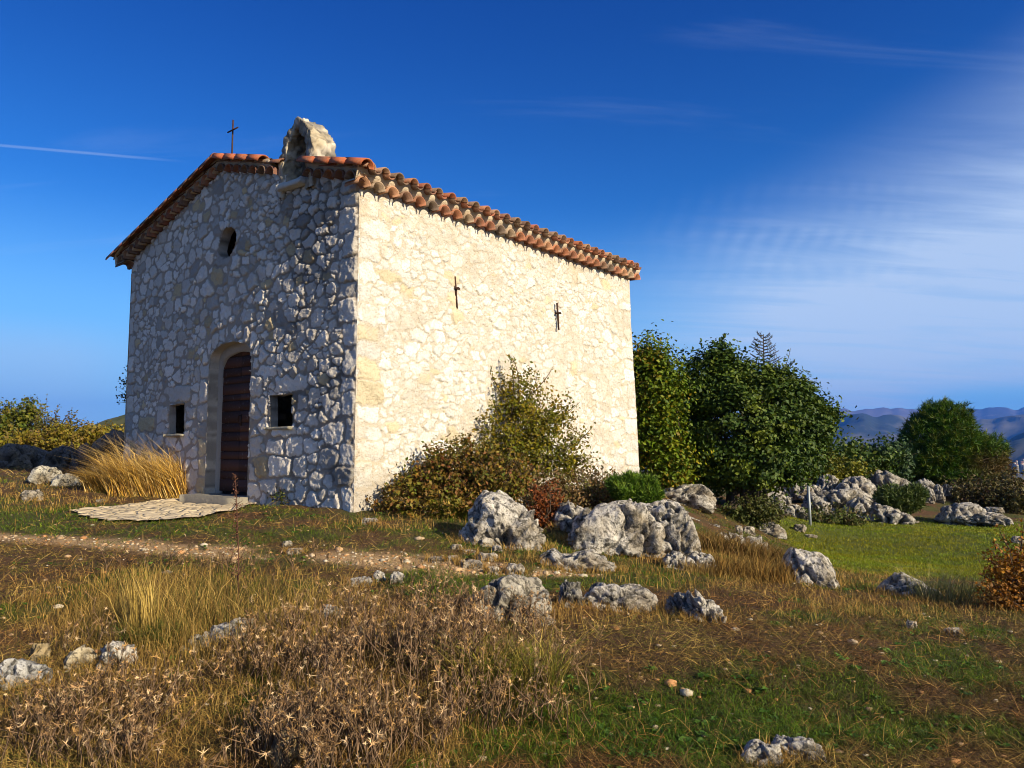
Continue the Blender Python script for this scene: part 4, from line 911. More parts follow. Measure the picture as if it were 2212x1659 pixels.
pine('pine_tree', 'dense round pine with browning lower needles, beyond the rock heap', [(2030, 960, 75, 80, 0), (2000, 1000, 70, 45, 0), (2085, 990, 70, 60, 0), (2040, 910, 55, 45, 0), (2130, 990, 40, 45, .5), (1965, 985, 45, 35, .5), (2080, 1035, 90, 22, -.5), (2150, 1025, 35, 25, 0), (1945, 1005, 38, 30, 0), (2150, 975, 28, 36, 0), (1935, 975, 20, 16, 0), (2175, 1040, 25, 14, 0)], (2050, 1058), 34, 31, 7500, 1.5)

def bush(name, label, cat, lobes, base, Y, pal, ncl, nl, ls, clr, seed, stems=8, tips=(), stemc=(.09, .06, .04), depthf=.7, group=None):
    r_ = np.random.default_rng(seed); LW = lobes_to_world(lobes, Y); B0 = P(base[0], base[1], Y); root = empty(name, B0, label=label, cat=cat, group=group); mb = MB(); sb = MB(); CC = []
    vol = np.array([a * b for _, a, b in LW]); vol /= vol.sum()
    for k in range(ncl):
        i = r_.choice(len(LW), p=vol); c, a, b = LW[i]; d = nz(r_.normal(size=3)); pc_ = c + d * r_.uniform(.25, 1) ** .5 * np.array([a, a * depthf, b]); CC.append(pc_)
        n = max(3, int(nl * r_.uniform(.4, 1.5))); tw = nz(d + r_.normal(size=3) * .5 + [0, 0, .5]) * clr * 2.2; t = r_.uniform(-.6, 1, (n, 1))
        pp = pc_ + tw * t + r_.normal(size=(n, 3)) * clr * .45; nn_ = nz(r_.normal(size=(n, 3)) * .7 + d * .5 + [0, 0, .3])
        leaves(mb, pp, nn_, r_.uniform(.6, 1.3, n) * ls, pick(r_, 1, pal, .2) * .55 + pick(r_, n, pal, .25) * .45, r_)
        if k % 3 == 0: tube(sb, [pc_ - tw, pc_, pc_ + tw * 1.1], [.006, .005, .003], stemc, 3)
    for (x0, y0, x1, y1, bow, dens) in tips:
        p0 = P(x0, y0, Y); p1 = P(x1, y1, Y); pm_ = (p0 + p1) / 2 + np.array([bow, 0, abs(bow) * .4]); tt = np.linspace(0, 1, 9)
        cv = np.array([(1 - t) ** 2 * p0 + 2 * t * (1 - t) * pm_ + t * t * p1 for t in tt]); tube(sb, cv, np.linspace(.009, .003, 9), stemc, 4)
        n = dens; t = r_.uniform(0, 1, (n, 1)); pp = (1 - t) ** 2 * p0 + 2 * t * (1 - t) * pm_ + t * t * p1 + r_.normal(size=(n, 3)) * .03; leaves(mb, pp, nz(r_.normal(size=(n, 3))), ls * .95, pick(r_, n, pal), r_)
    mb.build('foliage', M_leaf, root); CC = np.array(CC)
    for j in r_.choice(len(CC), min(stems, len(CC)), replace=False): e = CC[j]; s_ = B0 + r_.normal(size=3) * [.1, .1, 0]; tube(sb, [s_, (s_ + e) / 2 + r_.normal(size=3) * .06, e], [.018, .012, .005], stemc, 4)
    sb.build('stem', M_bark, root); return root
OL = [(.09, .095, .014), (.14, .13, .018), (.19, .16, .02), (.07, .085, .014), (.22, .15, .02)]
bush('wall_bush', 'tall olive green bush climbing the sunlit long wall', 'bush',
     [(1110, 930, 85, 80, 0), (1120, 860, 45, 60, .2), (1180, 960, 75, 75, 0), (1215, 1000, 60, 45, 0), (1060, 930, 45, 35, .1), (1180, 900, 55, 35, .3), (1100, 990, 120, 50, -.3)],
     (1130, 1085), 12.7, OL, 520, 24, .06, .11, 41, 12,
     [(1095, 870, 1048, 770, -.1, 60), (1110, 850, 1098, 765, .05, 50), (1120, 850, 1105, 770, .1, 40), (1060, 880, 1005, 800, -.05, 18), (1140, 860, 1160, 800, .1, 40), (1090, 850, 1040, 790, .0, 22), (1040, 940, 995, 900, -.1, 50), (1200, 910, 1245, 905, .1, 30), (1240, 960, 1280, 920, .1, 22), (1150, 850, 1195, 790, .1, 12)])
BR = [(.13, .075, .02), (.19, .11, .035), (.10, .10, .02), (.15, .06, .03), (.09, .12, .018), (.23, .17, .05)]
bush('bramble_bush', 'low brownish bramble heap between the chapel corner and the wall bush', 'bush',
     [(1000, 1015, 85, 60, 0), (915, 1060, 80, 40, -.2), (845, 1092, 48, 20, -.4), (1050, 1040, 90, 60, -.2), (940, 1085, 110, 28, -.5), (960, 1045, 90, 45, 0)], (930, 1112), 11.1, BR, 760, 22, .06, .09, 42, 14, [(960, 1000, 915, 960, -.1, 18), (870, 1060, 830, 1030, -.1, 14)])
bush('brown_scrub', 'brown dried scrub behind the row of boulders', 'bush', [(1180, 1070, 85, 40, 0), (1270, 1062, 95, 30, .3), (1110, 1070, 65, 36, 0), (1320, 1080, 60, 30, 0), (1200, 1120, 70, 40, -.5), (1300, 1050, 50, 22, .5)],
     (1200, 1130), 11.4, [(.11, .065, .03), (.15, .09, .04), (.09, .07, .025), (.2, .13, .06), (.10, .11, .03)], 560, 20, .05, .09, 43, 14)
bush('rust_bush', 'small rust red bush at the gap between the boulders', 'bush', [(1180, 1090, 32, 40, 0), (1165, 1120, 28, 25, 0)], (1180, 1140), 10.4, [(.17, .05, .02), (.22, .075, .03), (.12, .05, .025)], 90, 24, .045, .07, 44, 6)
def juniper(name, label, lobes, base, Y, seed, n, pal, sc=1.0, cat='shrub'):
    r_ = np.random.default_rng(seed); LW = lobes_to_world(lobes, Y); B0 = P(base[0], base[1], Y); root = empty(name, B0, label=label, cat=cat); mb = MB()
    I = r_.integers(0, len(LW), n); C = np.array([LW[i][0] for i in I]); A = np.array([(LW[i][1], LW[i][1] * .8, LW[i][2]) for i in I]); d = nz(r_.normal(size=(n, 3)))
    c = C + d * r_.uniform(.3, 1, (n, 1)) ** .5 * A; ax = nz(d * .6 + [0, 0, 1]); per = 12; cc = np.repeat(c, per, 0) + np.repeat(ax, per, 0) * r_.uniform(-.05, .07, (n * per, 1)) * sc
    dd = nz(np.repeat(ax, per, 0) + r_.normal(size=cc.shape) * .8); Ln = r_.uniform(.03, .065, (len(cc), 1)) * sc; sd = nz(np.cross(dd, r_.normal(size=cc.shape))) * .0055 * sc
    v = np.stack([cc - sd, cc + sd, cc + dd * Ln], 1).reshape(-1, 3); cl = pick(r_, n, pal, .2); mb.add(v, t=np.arange(len(cc) * 3).reshape(-1, 3), c=np.repeat(np.repeat(cl, per, 0), 3, 0)); mb.build('foliage', M_leaf, root)
    sb = MB()
    for j in r_.choice(n, 14, replace=False): tube(sb, [B0, (B0 + c[j]) / 2, c[j]], [.02, .012, .004], (.09, .06, .04), 4)
    sb.build('stem', M_bark, root)
juniper('juniper_shrub', 'bright green juniper growing on top of the broad boulder', [(1355, 1070, 30, 18, 0), (1385, 1075, 30, 16, 0), (1332, 1058, 14, 14, .1), (1402, 1058, 10, 14, 0), (1360, 1050, 10, 14, 0), (1380, 1054, 8, 12, .1), (1410, 1078, 14, 10, 0)], (1365, 1100), 11.0, 51, 2400, [(.07, .13, .02), (.11, .18, .03), (.15, .21, .04), (.05, .08, .015)], 1.6)
bush('low_shrub', 'dull green shrub at the foot of the round tree, left of the post', 'bush', [(1645, 1105, 42, 22, 0), (1600, 1120, 40, 16, 0)], (1650, 1135), 18.2, [(.06, .07, .02), (.09, .09, .025), (.04, .055, .015)], 160, 26, .07, .13, 45, 8)
bush('weed_patch', 'green weeds with brown stems right of the metal post', 'bush', [(1790, 1120, 50, 9, 0), (1845, 1124, 30, 6, 0)], (1800, 1130), 21.5, [(.06, .085, .02), (.09, .10, .03), (.13, .09, .04)], 110, 24, .08, .14, 46, 8)
juniper('broom_tuft', 'rounded upright green broom in front of the rock heap', [(1930, 1082, 35, 22, 0), (1960, 1088, 30, 18, 0), (1975, 1075, 20, 15, 0)], (1945, 1110), 23.4, 52, 900, [(.05, .075, .02), (.08, .10, .03)], 3.2)
bush('hedge_bush', 'mid green bush behind the rock heap, beside the round tree', 'bush', [(1830, 1000, 42, 22, 0), (1870, 1008, 42, 24, .5), (1790, 1015, 40, 24, -.5)], (1830, 1040), 29, [(.045, .08, .02), (.065, .105, .025), (.09, .11, .025)], 150, 40, .17, .28, 47, 8)
bush('hedge_bush', 'dark bluish bush tucked against the left foot of the pine', 'bush', [(1920, 1000, 45, 32, 0), (1905, 1020, 40, 22, 0)], (1910, 1045), 30, [(.03, .055, .02), (.045, .075, .028)], 110, 40, .17, .28, 48, 8)
bush('yellow_shrub', 'yellowish shrub above the upper boulders of the rock heap', 'bush', [(1795, 1026, 38, 14, 0), (1835, 1024, 35, 10, 0), (1775, 1012, 22, 20, 0)], (1810, 1045), 27.5, [(.12, .12, .02), (.09, .10, .02), (.17, .15, .03)], 110, 36, .12, .22, 49, 8)
bush('dark_scrub', 'tangled dark scrub at the right behind the mottled boulder', 'bush', [(2150, 1075, 70, 28, 0), (2110, 1088, 50, 18, 0), (2200, 1095, 50, 28, -1), (2200, 1060, 40, 22, 1), (2080, 1070, 50, 16, 1)], (2150, 1110), 26.5, [(.055, .05, .018), (.08, .065, .025), (.10, .09, .03), (.07, .04, .02)], 330, 34, .13, .22, 50, 12)
bush('orange_shrub', 'orange brown leaved shrub at the right edge, before the lawn', 'bush', [(2195, 1240, 50, 45, 0), (2180, 1290, 45, 40, -.1), (2225, 1290, 40, 50, 0)], (2190, 1340), 7.9, [(.26, .11, .025), (.20, .085, .025), (.13, .075, .03), (.32, .16, .04)], 300, 18, .042, .07, 53, 12,
     [(2190, 1200, 2158, 1140, -.04, 30), (2185, 1210, 2140, 1165, -.05, 26), (2205, 1190, 2212, 1130, 0, 24), (2170, 1230, 2118, 1195, -.05, 18), (2160, 1260, 2115, 1240, -.04, 14)])
bush('twiggy_sapling', 'leafy sapling showing past the left edge of the chapel', 'sapling', [(283, 840, 14, 45, 0)], (300, 985), 17.5, [(.04, .05, .02), (.07, .06, .025)], 24, 16, .07, .1, 54, 4, [(285, 835, 255, 818, -.02, 16), (285, 860, 250, 855, -.02, 18), (282, 870, 252, 868, 0, 10)])
LG = [(.07, .095, .02), (.10, .12, .022), (.15, .14, .03), (.13, .10, .03), (.05, .075, .018)]
bush('hillside_bush', 'tall airy green bush at the far left edge', 'bush', [(40, 915, 50, 35, 0), (0, 905, 30, 25, 0), (65, 895, 22, 20, 0), (20, 940, 60, 25, -.3)], (30, 985), 31, LG, 190, 30, .13, .22, 55, 8,
     [(60, 890, 55, 860, 0, 30), (30, 895, 22, 870, 0, 20), (10, 900, 5, 872, 0, 16), (68, 885, 62, 862, 0, 24)])
bush('elder_bush', 'gangly bush with dark seed heads standing against the sky at left', 'bush', [(125, 925, 45, 20, 0), (105, 940, 40, 20, 0)], (105, 980), 30, [(.09, .06, .03), (.07, .07, .02), (.12, .10, .03)], 90, 22, .10, .18, 56, 8,
     [(95, 930, 80, 858, 0, 22), (92, 935, 102, 852, .02, 24), (105, 935, 128, 872, .05, 40), (110, 940, 155, 882, .1, 20), (108, 940, 125, 888, .03, 44), (100, 935, 90, 872, 0, 24), (130, 930, 188, 900, .05, 18)])
bush('meadow_scrub', 'yellow brown scrub between the shaded outcrops and the far hill', 'bush', [(170, 945, 70, 16, 0), (230, 945, 55, 14, .5), (110, 958, 80, 16, -.3), (40, 962, 60, 16, -.4), (250, 958, 35, 16, -.5)], (150, 985), 29, [(.17, .14, .03), (.13, .13, .022), (.22, .16, .04), (.15, .10, .035)], 460, 30, .12, .17, 57, 14)
bush('corner_weeds', 'low leafy weeds along the foot of the facade right of the door', 'weeds', [(640, 1078, 45, 12, 0), (690, 1086, 40, 10, 0), (610, 1068, 20, 8, 0)], (650, 1090), 11.6, [(.10, .07, .025), (.07, .09, .02), (.16, .08, .03), (.12, .11, .03)], 120, 18, .045, .06, 58, 6)

# ------------------------------------------------------------------ hand-placed grasses
def tussock(name, label, px, py, wpx, hpx, pal, n, lean, width, seed, cat='tussock', bend=.8, spreadl=.35, dep=.5):
    r_ = np.random.default_rng(seed); g = hit(px, py); k = g[1] / F; root = empty(name, g, label=label, cat=cat)
    x = g[0] + r_.uniform(-1, 1, n) * wpx / 2 * k; y = g[1] + r_.uniform(-1, 1, n) * wpx / 2 * k * dep + .05; z = G(x, y) - .01
    h = hpx * k * r_.uniform(.35, 1.0, n) ; ln = r_.normal(size=(n, 2)) * spreadl + np.array(lean); mb = MB()
    addbl(mb, np.stack([x, y, z], -1), h, width * r_.uniform(.6, 1.4, n), ln, pick(r_, n, pal, .25), bend=bend, r_=r_); mb.build('blade', M_dry, root); return root
GO = [(.55, .36, .12), (.45, .28, .09), (.66, .50, .24), (.30, .18, .07), (.16, .10, .04)]
tussock('golden_tussock', 'big golden tussock of dry grass leaning left against the facade', 330, 1072, 165, 112, GO, 2400, (-.5, -.1), .011, 61, spreadl=.28, bend=.7, dep=.35)
tussock('golden_tussock', 'smaller golden tussock spilling left of the big one', 240, 1064, 90, 70, GO, 1600, (-.7, -.1), .009, 62, bend=.7)
tussock('straw_tussock', 'tall straw tussock upright in the tall dry grass at lower left', 300, 1392, 60, 190, [(.40, .29, .11), (.5, .37, .16), (.3, .22, .08)], 160, (-.12, 0), .006, 63, spreadl=.16, bend=.3)
tussock('green_tussock', 'dark green tussock at the base of the straw tussock', 318, 1400, 120, 75, [(.05, .075, .018), (.09, .10, .025), (.2, .15, .06)], 700, (0, -.1), .006, 64, spreadl=.6)
tussock('yellow_green_tussock', 'yellow green tussock spreading just right of the thistles', 1095, 1500, 210, 150, [(.20, .19, .05), (.30, .24, .08), (.12, .14, .03), (.36, .27, .1)], 1100, (.1, -.1), .005, 65, spreadl=.62)
tussock('pale_tussock', 'pale curved stems arching beside the pointed rock on the right', 2050, 1300, 130, 95, [(.38, .32, .16), (.26, .24, .1), (.2, .2, .08)], 420, (.1, 0), .005, 66, spreadl=.6, bend=1.1)
tussock('pale_tussock', 'lone long pale stems rising left of the orange shrub', 1985, 1285, 60, 105, [(.3, .3, .12), (.36, .3, .14)], 26, (-.35, 0), .005, 67, spreadl=.3, bend=.8)
tussock('sedge_tuft', 'bright sedge tuft at the foot of the bramble heap', 980, 1118, 110, 60, [(.10, .13, .025), (.15, .16, .03), (.2, .18, .05)], 800, (0, -.1), .010, 68, spreadl=.5)
tussock('sedge_tuft', 'upright sedge tuft below the wall bush behind the white boulder', 1110, 1092, 110, 78, [(.11, .13, .025), (.16, .16, .035), (.22, .19, .06)], 800, (0, -.1), .010, 69, spreadl=.4)
tussock('dry_tuft', 'thin dry grass standing before the squat rock', 1515, 1242, 70, 38, [(.36, .26, .12), (.28, .19, .08)], 420, (0, 0), .005, 70, spreadl=.3)
tussock('dry_tuft', 'reddish dry grass in front of the rounded boulder at the lawn', 1620, 1252, 170, 62, [(.22, .13, .05), (.15, .10, .04), (.3, .2, .08)], 1500, (0, 0), .007, 73, spreadl=.4)
tussock('dry_tuft', 'brown grass filling the slope right of the bulging boulder', 1600, 1205, 190, 62, [(.17, .10, .045), (.12, .085, .03), (.24, .16, .07)], 1900, (0, 0), .009, 74, spreadl=.5)
tussock('golden_tussock', 'wispy seeding stems curving out of the top of the big golden tussock', 320, 1070, 170, 165, [(.62, .46, .22), (.5, .36, .16), (.4, .26, .1)], 420, (-.5, -.05), .008, 75, spreadl=.25, bend=1.0, dep=.35)
# tall dead dock stalk
g = hit(514, 1336); top = P(508, 1026, g[1]); st = MB(); r_ = np.random.default_rng(71); root = empty('dead_stalk', g, label='tall dark dead stalk rising before the paving', cat='dead plant')
tube(st, [g - [0, 0, .03], g * .5 + top * .5 + [.015, 0, 0], top], [.007, .005, .003], (.10, .045, .03), 5)
for k in range(70):
    t = r_.uniform(.25, 1); p = g * (1 - t) + top * t; L_ = .16 * (1.15 - t) if k % 3 == 0 else .03; a = r_.uniform(0, 6.28); e = p + np.array([math.cos(a) * L_, math.sin(a) * L_, L_ * .6]); tube(st, [p, e], [.003, .002], (.12, .06, .035), 3)
st.build('stem', M_bark, root); sb = MB(); n = 230; t = r_.uniform(.55, 1, (n, 1)); pp = g * (1 - t) + top * t + r_.normal(size=(n, 3)) * [.011, .011, .01]
leaves(sb, pp, nz(r_.normal(size=(n, 3))), .015, pick(r_, n, [(.16, .07, .045), (.12, .06, .04)]), r_); n = 260; t = r_.uniform(.25, .75, (n, 1)); pp = g * (1 - t) + top * t + r_.normal(size=(n, 3)) * .06
leaves(sb, pp, nz(r_.normal(size=(n, 3))), .016, pick(r_, n, [(.2, .1, .06), (.12, .06, .04)]), r_); sb.build('seed_head', M_leaf, root)

# ------------------------------------------------------------------ metal post
pb = P(1751, 1137, 19.9); pt = P(1746, 1048, 19.9); mb = MB(); pb[2] -= .2; tube(mb, [pb, pt], .034, (.5, .5, .5), 10)
o = mb.build('metal_post', M_metal, None, label='thin grey metal post leaning slightly at the back of the lawn', cat='post')

# ------------------------------------------------------------------ ground cover
def sample(n, xr, yr, dens, r_):
    """positions with a density that falls with the distance from the viewpoint"""
    out = []; k = 0
    while k < n:
        m_ = n * 3; u = r_.random(m_); y0, y1 = yr; y = 1 / (1 / y0 + u * (1 / y1 - 1 / y0)); x = r_.uniform(-1, 1, m_) * (y * .74 + .6)
        ok = (x > xr[0]) & (x < xr[1]); x = x[ok]; y = y[ok]; d = dens(x, y); ok = r_.random(len(x)) < d; p = np.stack([x[ok], y[ok]], -1); out.append(p); k += len(p)
    return np.concatenate(out)[:n]
def inside_chapel(x, y):
    d0 = x - A0[0]; d1 = y - A0[1]; s = d0 * DL[0] + d1 * DL[1]; q_ = d0 * DR[0] + d1 * DR[1]; return (s > -.05) & (s < 2 * HW + .1) & (q_ > -.22) & (q_ < LEN + .1)
def onslab(x, y): return inpoly(x, y, pl)
occA = np.array(occ)
def onrock(x, y):
    r = np.zeros(len(x), bool)
    for cx_, cy_, rd_, _ in occA: r |= (x - cx_) ** 2 + (y - cy_) ** 2 < (rd_ * .8) ** 2
    return r
def free(x, y): return ~inside_chapel(x, y) & ~onslab(x, y) & ~onrock(x, y)
rg = np.random.default_rng(81); mb = MB()
def dens_green(x, y): z = G(x, y); return free(x, y) * np.clip(green_mask(x, y, z) * (1 - .85 * path_mask(x, y, z)) + .05, 0, 1) * (1 - FIELD(x, y))
p = sample(12500, (-13, 19), (3.2, 24), dens_green, rg); p = np.repeat(p, 13, 0); p = p + rg.normal(size=p.shape) * (.022 + .005 * p[:, 1:2]); z = G(p[:, 0], p[:, 1]); n = len(p); tone = np.repeat(rg.uniform(.45, 1.35, n // 13), 13)[:, None]; tall = np.repeat(rg.uniform(.6, 1.5, n // 13), 13); far_ = np.clip(p[:, 1] / 8, .7, 2.6)
gm_ = green_mask(p[:, 0], p[:, 1], z)
pal = mixc(pick(rg, n, [(.13, .12, .03), (.10, .10, .022), (.2, .15, .05)]), pick(rg, n, [(.07, .12, .014), (.10, .15, .018), (.15, .19, .03)], .35), gm_)
ppx, ppy = proj(np.c_[p, z]); lush = np.exp(-((ppx - 1500) / 260) ** 2 - ((ppy - 1590) / 70) ** 2)
pal = mixc(pal, pick(rg, n, [(.05, .13, .012), (.08, .17, .015)]), lush * .6) * tone * .85
addbl(mb, np.c_[p, z - .005], rg.uniform(.018, .048, n) * (1 + .2 * far_) * tall, .0042 * far_ * rg.uniform(.7, 1.3, n), rg.normal(size=(n, 2)) * 1.0, pal, r_=rg)
pw = sample(420, (-7, 9), (3.4, 12), dens_green, rg); nw = 7; cw = np.repeat(np.c_[pw, G(pw[:, 0], pw[:, 1]) + .012], nw, 0); aw = rg.uniform(0, 6.28, len(cw)); ow = np.stack([np.cos(aw), np.sin(aw), aw * 0 + .2], -1)
leaves(mb, cw + ow * .025, nz(rg.normal(size=cw.shape) * .35 + [0, 0, 1]), rg.uniform(.03, .055, len(cw)), pick(rg, len(cw), [(.05, .10, .02), (.08, .14, .03)]), rg)
mb.build('short_grass', M_leaf, None, label='short green grass growing in patches between the path and the rocks', cat='grass', kind='stuff')
mb = MB()
def dens_lawn(x, y): return FIELD(x, y) * free(x, y) * (.35 + .65 * sst(n2(x, y, .35, 3, 94), .35, .6))
p = sample(60000, (2, 19), (8.5, 27), dens_lawn, rg); z = G(p[:, 0], p[:, 1]); n = len(p); far_ = np.clip(p[:, 1] / 8, .7, 3)
pal = mixc(pick(rg, n, [(.12, .17, .015), (.18, .22, .02)], .35), pick(rg, n, [(.26, .24, .035), (.15, .16, .02)], .35), sst(n2(p[:, 0], p[:, 1], .7, 4, 91), .35, .65))
addbl(mb, np.c_[p, z - .005], rg.uniform(.02, .045, n) * (.9 + .2 * far_), .005 * far_, rg.normal(size=(n, 2)) * .6, pal, r_=rg)
mb.build('lawn_grass', M_leaf, None, label='even olive green turf of the flat field on the right', cat='grass', kind='stuff')
# matted dead grass and litter
mb = MB()
def dens_dead(x, y): z = G(x, y); return free(x, y) * np.clip(1.0 - .75 * green_mask(x, y, z) - .93 * path_mask(x, y, z), .03, 1) * (1 - FIELD(x, y))
p = sample(170000, (-13, 19), (3.1, 24), dens_dead, rg); z = G(p[:, 0], p[:, 1]); n = len(p); far_ = np.clip(p[:, 1] / 8, .6, 2.6)
zone = n2(p[:, 0], p[:, 1], .6, 3, 92)
pal = mixc(pick(rg, n, [(.23, .125, .055), (.32, .19, .085), (.14, .075, .035), (.07, .04, .02), (.045, .03, .018)], .4), pick(rg, n, [(.44, .31, .13), (.30, .22, .08), (.14, .12, .04), (.08, .10, .025), (.055, .045, .02)], .4), sst(zone, .35, .62) * .9)
th = rg.uniform(0, 6.28, n); Ln = .02 + .11 * rg.random(n) ** 2 * (1 + .2 * far_); w_ = .0034 * far_; d = np.stack([np.cos(th), np.sin(th), rg.uniform(-.1, 1, n) ** 2 * 1.1], -1)
a = np.c_[p, z + rg.uniform(0, .02, n)]; sd = nz(np.cross(d, rg.normal(size=(n, 3)))) * (w_ * rg.uniform(.6, 1.3, n))[:, None] * .5; mid = a + d * (Ln * .5)[:, None] + rg.normal(size=(n, 3)) * .003; e = a + d * [1, 1, .9] * Ln[:, None]
v = np.stack([a - sd, a + sd, mid + sd, mid - sd, e], 1).reshape(-1, 3); i = np.arange(n)[:, None] * 5; mb.add(v, t=i + [3, 2, 4], q=i + [0, 1, 2, 3], c=np.repeat(pal, 5, 0))
mb.build('dead_grass', M_dry, None, label='matted brown dead grass covering the sloping foreground', cat='grass', kind='stuff')
# standing dry grass: patches read off the picture
def el(px, py, cx_, cy_, rx, ry, v=1): return v * np.exp(-(((px - cx_) / rx) ** 2 + ((py - cy_) / ry) ** 2) ** 1.5)
def dens_tall(x, y):
    z = G(x, y); px, py = proj(np.stack([x, y, z], -1))
    d = el(px, py, 460, 1340, 310, 85) + el(px, py, 250, 1300, 240, 60, .5) + el(px, py, 560, 1480, 420, 130, .30) + el(px, py, 800, 1560, 420, 110, .35) + el(px, py, 1350, 1215, 330, 28, .6) + el(px, py, 1000, 1130, 260, 18, .7) + el(px, py, 100, 1075, 180, 30, .6) + el(px, py, 1640, 1255, 260, 22, .7) + el(px, py, 1950, 1310, 260, 30, .5) + el(px, py, 100, 1550, 300, 120, .25) + el(px, py, 1250, 1330, 300, 22, .5) + .012
    return np.clip(d, 0, 1) * (n2(x, y, .5, 2, 95) * 1.4).clip(0, 1) * free(x, y) * (1 - FIELD(x, y))
mb = MB(); p = sample(36000, (-13, 19), (3.1, 16), dens_tall, rg); z = G(p[:, 0], p[:, 1]); n = len(p); px_, py_ = proj(np.c_[p, z]); far_ = np.clip(p[:, 1] / 8, .6, 2)
rk_p = [c_ for c_ in occ if c_[1] < 13 and c_[2] > .06]
for (cx_, cy_, rd_, _) in rk_p:
    m_ = int(60 + 900 * rd_); a_ = rg.uniform(-.3, math.pi + .3, m_); rr_ = rd_ / .42 * .5 * rg.uniform(.85, 1.25, m_); p = np.r_[p, np.stack([cx_ + np.cos(a_) * rr_, cy_ - np.sin(a_) * rr_ * .62], -1)]
z = G(p[:, 0], p[:, 1]); n = len(p); px_, py_ = proj(np.c_[p, z]); far_ = np.clip(p[:, 1] / 8, .6, 2)
core = el(px_, py_, 470, 1350, 300, 90); h = rg.uniform(.04, .14, n) + core * .42 * rg.random(n) ** 2.2
pal = mixc(pick(rg, n, [(.30, .20, .08), (.22, .13, .05), (.38, .26, .11)]), pick(rg, n, [(.46, .33, .14), (.09, .09, .025), (.34, .23, .09), (.04, .05, .015), (.12, .075, .03), (.24, .16, .06)], .4), core)
addbl(mb, np.c_[p, z - .01], h, .0045 * far_ * rg.uniform(.6, 1.4, n), rg.normal(size=(n, 2)) * .38 + [-.06, 0], pal, bend=.5, r_=rg)
mb.build('standing_dry_grass', M_dry, None, label='tall thin dry grass standing in the lower left and along the rocks', cat='grass', kind='stuff')
# thistle thicket: branching stems with star-shaped spiny heads
def dens_th(x, y):
    z = G(x, y); px, py = proj(np.stack([x, y, z], -1))
    d = .8 * el(px, py, 900, 1470, 290, 150) + el(px, py, 760, 1640, 250, 90, .9) + el(px, py, 330, 1590, 330, 90, .55) + el(px, py, 560, 1450, 240, 80, .45) + el(px, py, 1120, 1430, 140, 80, .3) + el(px, py, 460, 1235, 240, 22, .6) + el(px, py, 240, 1420, 120, 40, .3)
    return np.clip(d, 0, 1) * sst(n2(x, y, .42, 3, 97), .42, .56) * free(x, y)
mb = MB(); p = sample(1250, (-6, 6), (3.3, 9), dens_th, rg); z = G(p[:, 0], p[:, 1]); n = len(p); px_, py_ = proj(np.c_[p, z])
core = el(px_, py_, 880, 1470, 270, 150) + .55 * el(px_, py_, 760, 1640, 250, 90); H_ = (.08 + .16 * rg.random(n) + core * rg.uniform(.0, .20, n)) * (.6 + .8 * n2(p[:, 0], p[:, 1], .5, 2, 98))
HP = []; HC = []
for k in range(n):
    b = np.array([p[k, 0], p[k, 1], z[k] - .01]); t_ = b + np.array([rg.normal() * .05, rg.normal() * .05, H_[k]]); c = np.array((.20, .125, .07)) * rg.uniform(.4, 1.5)
    m1 = b * .5 + t_ * .5 + rg.normal(size=3) * .012; tube(mb, [b, m1, t_], [.0042, .0034, .0022], c, 3); HP.append(t_); HC.append(c)
    for j in range(rg.integers(1, 5)):
        u_ = rg.uniform(.35, .95); s_ = b * (1 - u_) + t_ * u_; e = s_ + np.array([rg.normal() * .05, rg.normal() * .05, rg.uniform(.04, .14)]); tube(mb, [s_, e], [.003, .0018], c, 3); HP.append(e); HC.append(c)
HP = np.array(HP); HC = np.array(HC); m = len(HP); per = 11
pc0 = pick(rg, m, [(.42, .28, .16), (.28, .18, .10), (.58, .44, .28), (.14, .09, .05), (.42, .27, .13)], .35)
d = nz(rg.normal(size=(m * per, 3)) + [0, 0, .35]); c0 = np.repeat(HP, per, 0); sz = np.repeat(.012 + .032 * rg.random(m) ** 1.8, per)[:, None] * rg.uniform(.6, 1.2, (m * per, 1)); sd = nz(np.cross(d, rg.normal(size=d.shape))) * .0027
v = np.stack([c0 - sd, c0 + sd, c0 + d * sz], 1).reshape(-1, 3); mb.add(v, t=np.arange(m * per * 3).reshape(-1, 3), c=np.repeat(np.repeat(pc0, per, 0), 3, 0))
mb.build('thistle_thicket', M_dry, None, label='thicket of dead brown thistles with spiny star heads in the foreground', cat='thistles', kind='stuff')
# gravel on the path
def dens_gr(x, y): z = G(x, y); return np.clip(path_mask(x, y, z) + .02, 0, 1) * ~inside_chapel(x, y) * ~onslab(x, y) * (1 - FIELD(x, y))
p = sample(1100, (-9, 8), (4, 13), dens_gr, rg); z = G(p[:, 0], p[:, 1]); v0, f0 = ICO[1]; n = len(p)
sz = rg.uniform(.008, .02, n) * (1 + 1.6 * (rg.random(n) > .93)); sc = np.stack([sz * rg.uniform(.8, 1.6, n), sz * rg.uniform(.8, 1.4, n), sz * .55], -1)
v = (v0[None] * (1 + rg.uniform(-.2, .2, (n, len(v0), 1)))) * sc[:, None] + np.c_[p, z + .003][:, None]; i = np.arange(n)[:, None, None] * len(v0)
cl = pick(rg, n, [(.42, .29, .18), (.46, .36, .25), (.38, .21, .11), (.5, .44, .34)], .2)
mk('gravel', v, tris=(f0[None] + i).reshape(-1, 3), col=np.repeat(cl, len(v0), 0), mat=M_mortar, label='pale pinkish gravel scattered over the bare path', cat='gravel', kind='stuff')

